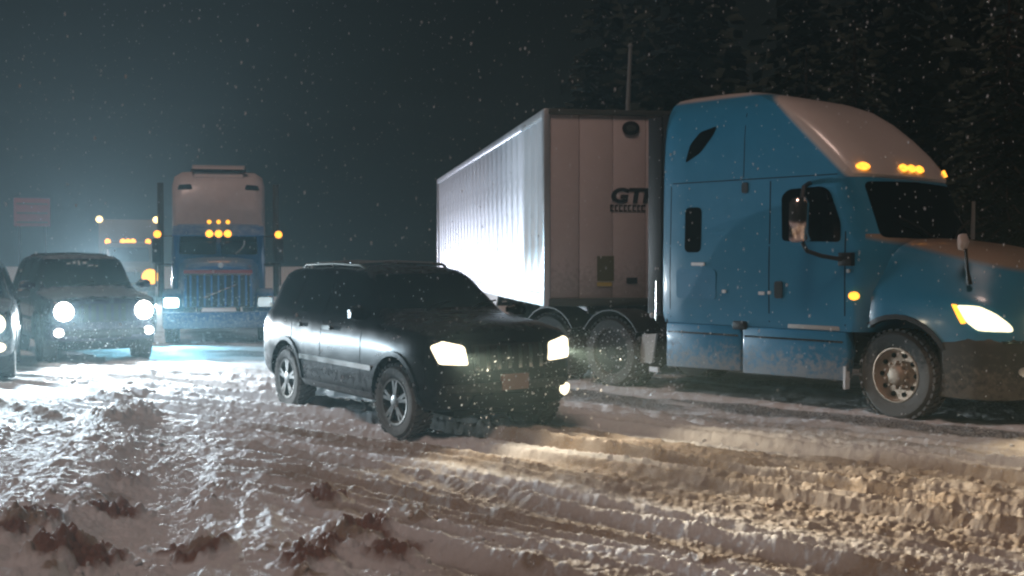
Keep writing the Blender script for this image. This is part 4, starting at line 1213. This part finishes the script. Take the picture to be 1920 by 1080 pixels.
# ------------------------------------------------------------------ slush, spray and falling snow
def chunk_cloud(name, P, S, m, label, cat, stretch=None, sub=0):
    """many small irregular lumps in one mesh"""
    bm = bmesh.new()
    bmesh.ops.create_icosphere(bm, subdivisions=1, radius=1.0)
    if sub: bmesh.ops.subdivide_edges(bm, edges=bm.edges, cuts=1, use_grid_fill=True)
    base = np.array([v.co[:] for v in bm.verts]); base /= np.linalg.norm(base, axis=1)[:, None]
    bm.faces.ensure_lookup_table(); F = np.array([[v.index for v in q.verts] for q in bm.faces]); bm.free()
    n = len(P); k = len(base)
    jit = 1 + rng.uniform(-.32, .32, (n, k, 1))
    an = rng.uniform(.65, 1.35, (n, 1, 3))
    q = rng.normal(size=(n, 4)); q /= np.linalg.norm(q, axis=1)[:, None]
    w, x, y, z = q.T
    Rm = np.stack([np.stack([1 - 2 * (y * y + z * z), 2 * (x * y - z * w), 2 * (x * z + y * w)], -1), np.stack([2 * (x * y + z * w), 1 - 2 * (x * x + z * z), 2 * (y * z - x * w)], -1), np.stack([2 * (x * z - y * w), 2 * (y * z + x * w), 1 - 2 * (x * x + y * y)], -1)], 1)
    V = np.einsum('nij,nkj->nki', Rm, base[None] * jit * an) * S[:, None, None]
    if stretch is not None:
        dv = np.array(stretch, float); ln = np.linalg.norm(dv); dv /= ln
        V = V + (V @ dv)[..., None] * dv * (ln - 1)
    V = V + P[:, None, :]
    faces = (F[None] + (np.arange(n) * k)[:, None, None]).reshape(-1, F.shape[1])
    me = bpy.data.meshes.new(name)
    nf = len(faces)
    me.vertices.add(n * k); me.vertices.foreach_set('co', V.reshape(-1).astype(np.float32))
    me.loops.add(nf * 3); me.loops.foreach_set('vertex_index', faces.reshape(-1).astype(np.int32))
    me.polygons.add(nf); me.polygons.foreach_set('loop_start', np.arange(0, nf * 3, 3, dtype=np.int32)); me.polygons.foreach_set('loop_total', np.full(nf, 3, dtype=np.int32))
    me.update(calc_edges=True)
    me.polygons.foreach_set('use_smooth', np.ones(nf, dtype=bool))
    o = link_mesh(name, me, m)
    tag(o, label, cat, kind='stuff')
    return o

# loose lumps lying on the rutted snow
n = 4500
yy = 6.3 * np.exp(rng.uniform(0, math.log(17 / 6.3), n)); xx = rng.uniform(-.52, .52, n) * yy
h, dirt_and_gaps, wet, rough, _ = ground_fields(xx[None], yy[None])
keep = (rng.uniform(0, 1, n) < (.04 + .9 * rough[0])) & (rng.uniform(0, 1, n) > wet[0])
xx, yy, h = xx[keep], yy[keep], h[0][keep]
S = .007 + .022 * rng.uniform(0, 1, len(xx)) ** 3
Pn = np.stack([xx, yy, h + S * .25], -1)
dk = dirt_and_gaps[0][keep] > rng.uniform(.15, .8, len(xx))
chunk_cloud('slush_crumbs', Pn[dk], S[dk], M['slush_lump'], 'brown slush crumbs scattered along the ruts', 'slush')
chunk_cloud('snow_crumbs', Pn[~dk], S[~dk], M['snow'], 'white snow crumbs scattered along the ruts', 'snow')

def local_pts(o, ax, ay, n, f):
    a = R(o.rotation_euler[2] * 180 / PI)
    L = f(n)
    c, s = math.cos(a), math.sin(a)
    return np.stack([o.location[0] + c * L[:, 0] - s * L[:, 1], o.location[1] + s * L[:, 0] + c * L[:, 1], L[:, 2]], -1)

def splash(o, x0, x1, w, zmax, n):
    def f(n):
        return np.stack([rng.uniform(x0, x1, n), rng.uniform(-w, w, n), zmax * rng.uniform(0, 1, n) ** 1.4 + .05], -1)
    return local_pts(o, 0, 0, n, f)
P1 = np.concatenate([splash(suvA, 2.35, 2.9, 1.0, .85, 450), splash(suvB, 2.3, 3.0, .9, .75, 800)])
semi = bpy.data.objects['conventional_semi']
P2 = splash(semi, .95, 2.2, 1.3, 1.0, 1800)
# slush thrown up between the black car and the tractor
u = rng.uniform(0, 1, (900, 3))
P3 = np.stack([.75 + 1.5 * u[:, 0], 14.6 + 1.4 * u[:, 1], .1 + .85 * u[:, 2] ** 1.3], -1)
Pa = np.concatenate([P1, P2, P3])
chunk_cloud('slush_spray', Pa, .002 + .0075 * rng.uniform(0, 1, len(Pa)) ** 4, M['flake'], 'flecks of slush thrown up by the wheels', 'spray', stretch=(.9, -.5, 1.2))

# falling snow all through the air
n = 14000
yy = 4.5 * np.exp(rng.uniform(0, math.log(45 / 4.5), n)); xx = rng.uniform(-.6, .6, n) * yy; zz = rng.uniform(.1, 9.0, n)
zz = np.minimum(zz, 1.9 + yy * .36)
chunk_cloud('falling_snow', np.stack([xx, yy, zz], -1), rng.uniform(.0015, .0034, n), M['flake'], 'snowflakes falling through the headlight beams', 'snowfall', stretch=(0.1, .0, 2.4))

# ------------------------------------------------------------------ snow-laden air
hb = MB().box(-150, 150, -12, 215, -1.3, 29)
hm = bpy.data.materials.new('snowy_air'); hm.use_nodes = True
ht = hm.node_tree
ht.nodes.remove(ht.nodes['Principled BSDF'])
pv = ht.nodes.new('ShaderNodeVolumePrincipled')
pv.inputs['Color'].default_value = (.66, .95, 1.0, 1)
pv.inputs['Density'].default_value = 0.0019
pv.inputs['Anisotropy'].default_value = 0.5
ht.links.new(pv.outputs[0], ht.nodes['Material Output'].inputs['Volume'])
hz = hb.build('haze', hm, None, smooth=False)
tag(hz, 'pale snow-filled night air around the whole road', 'haze', kind='stuff')
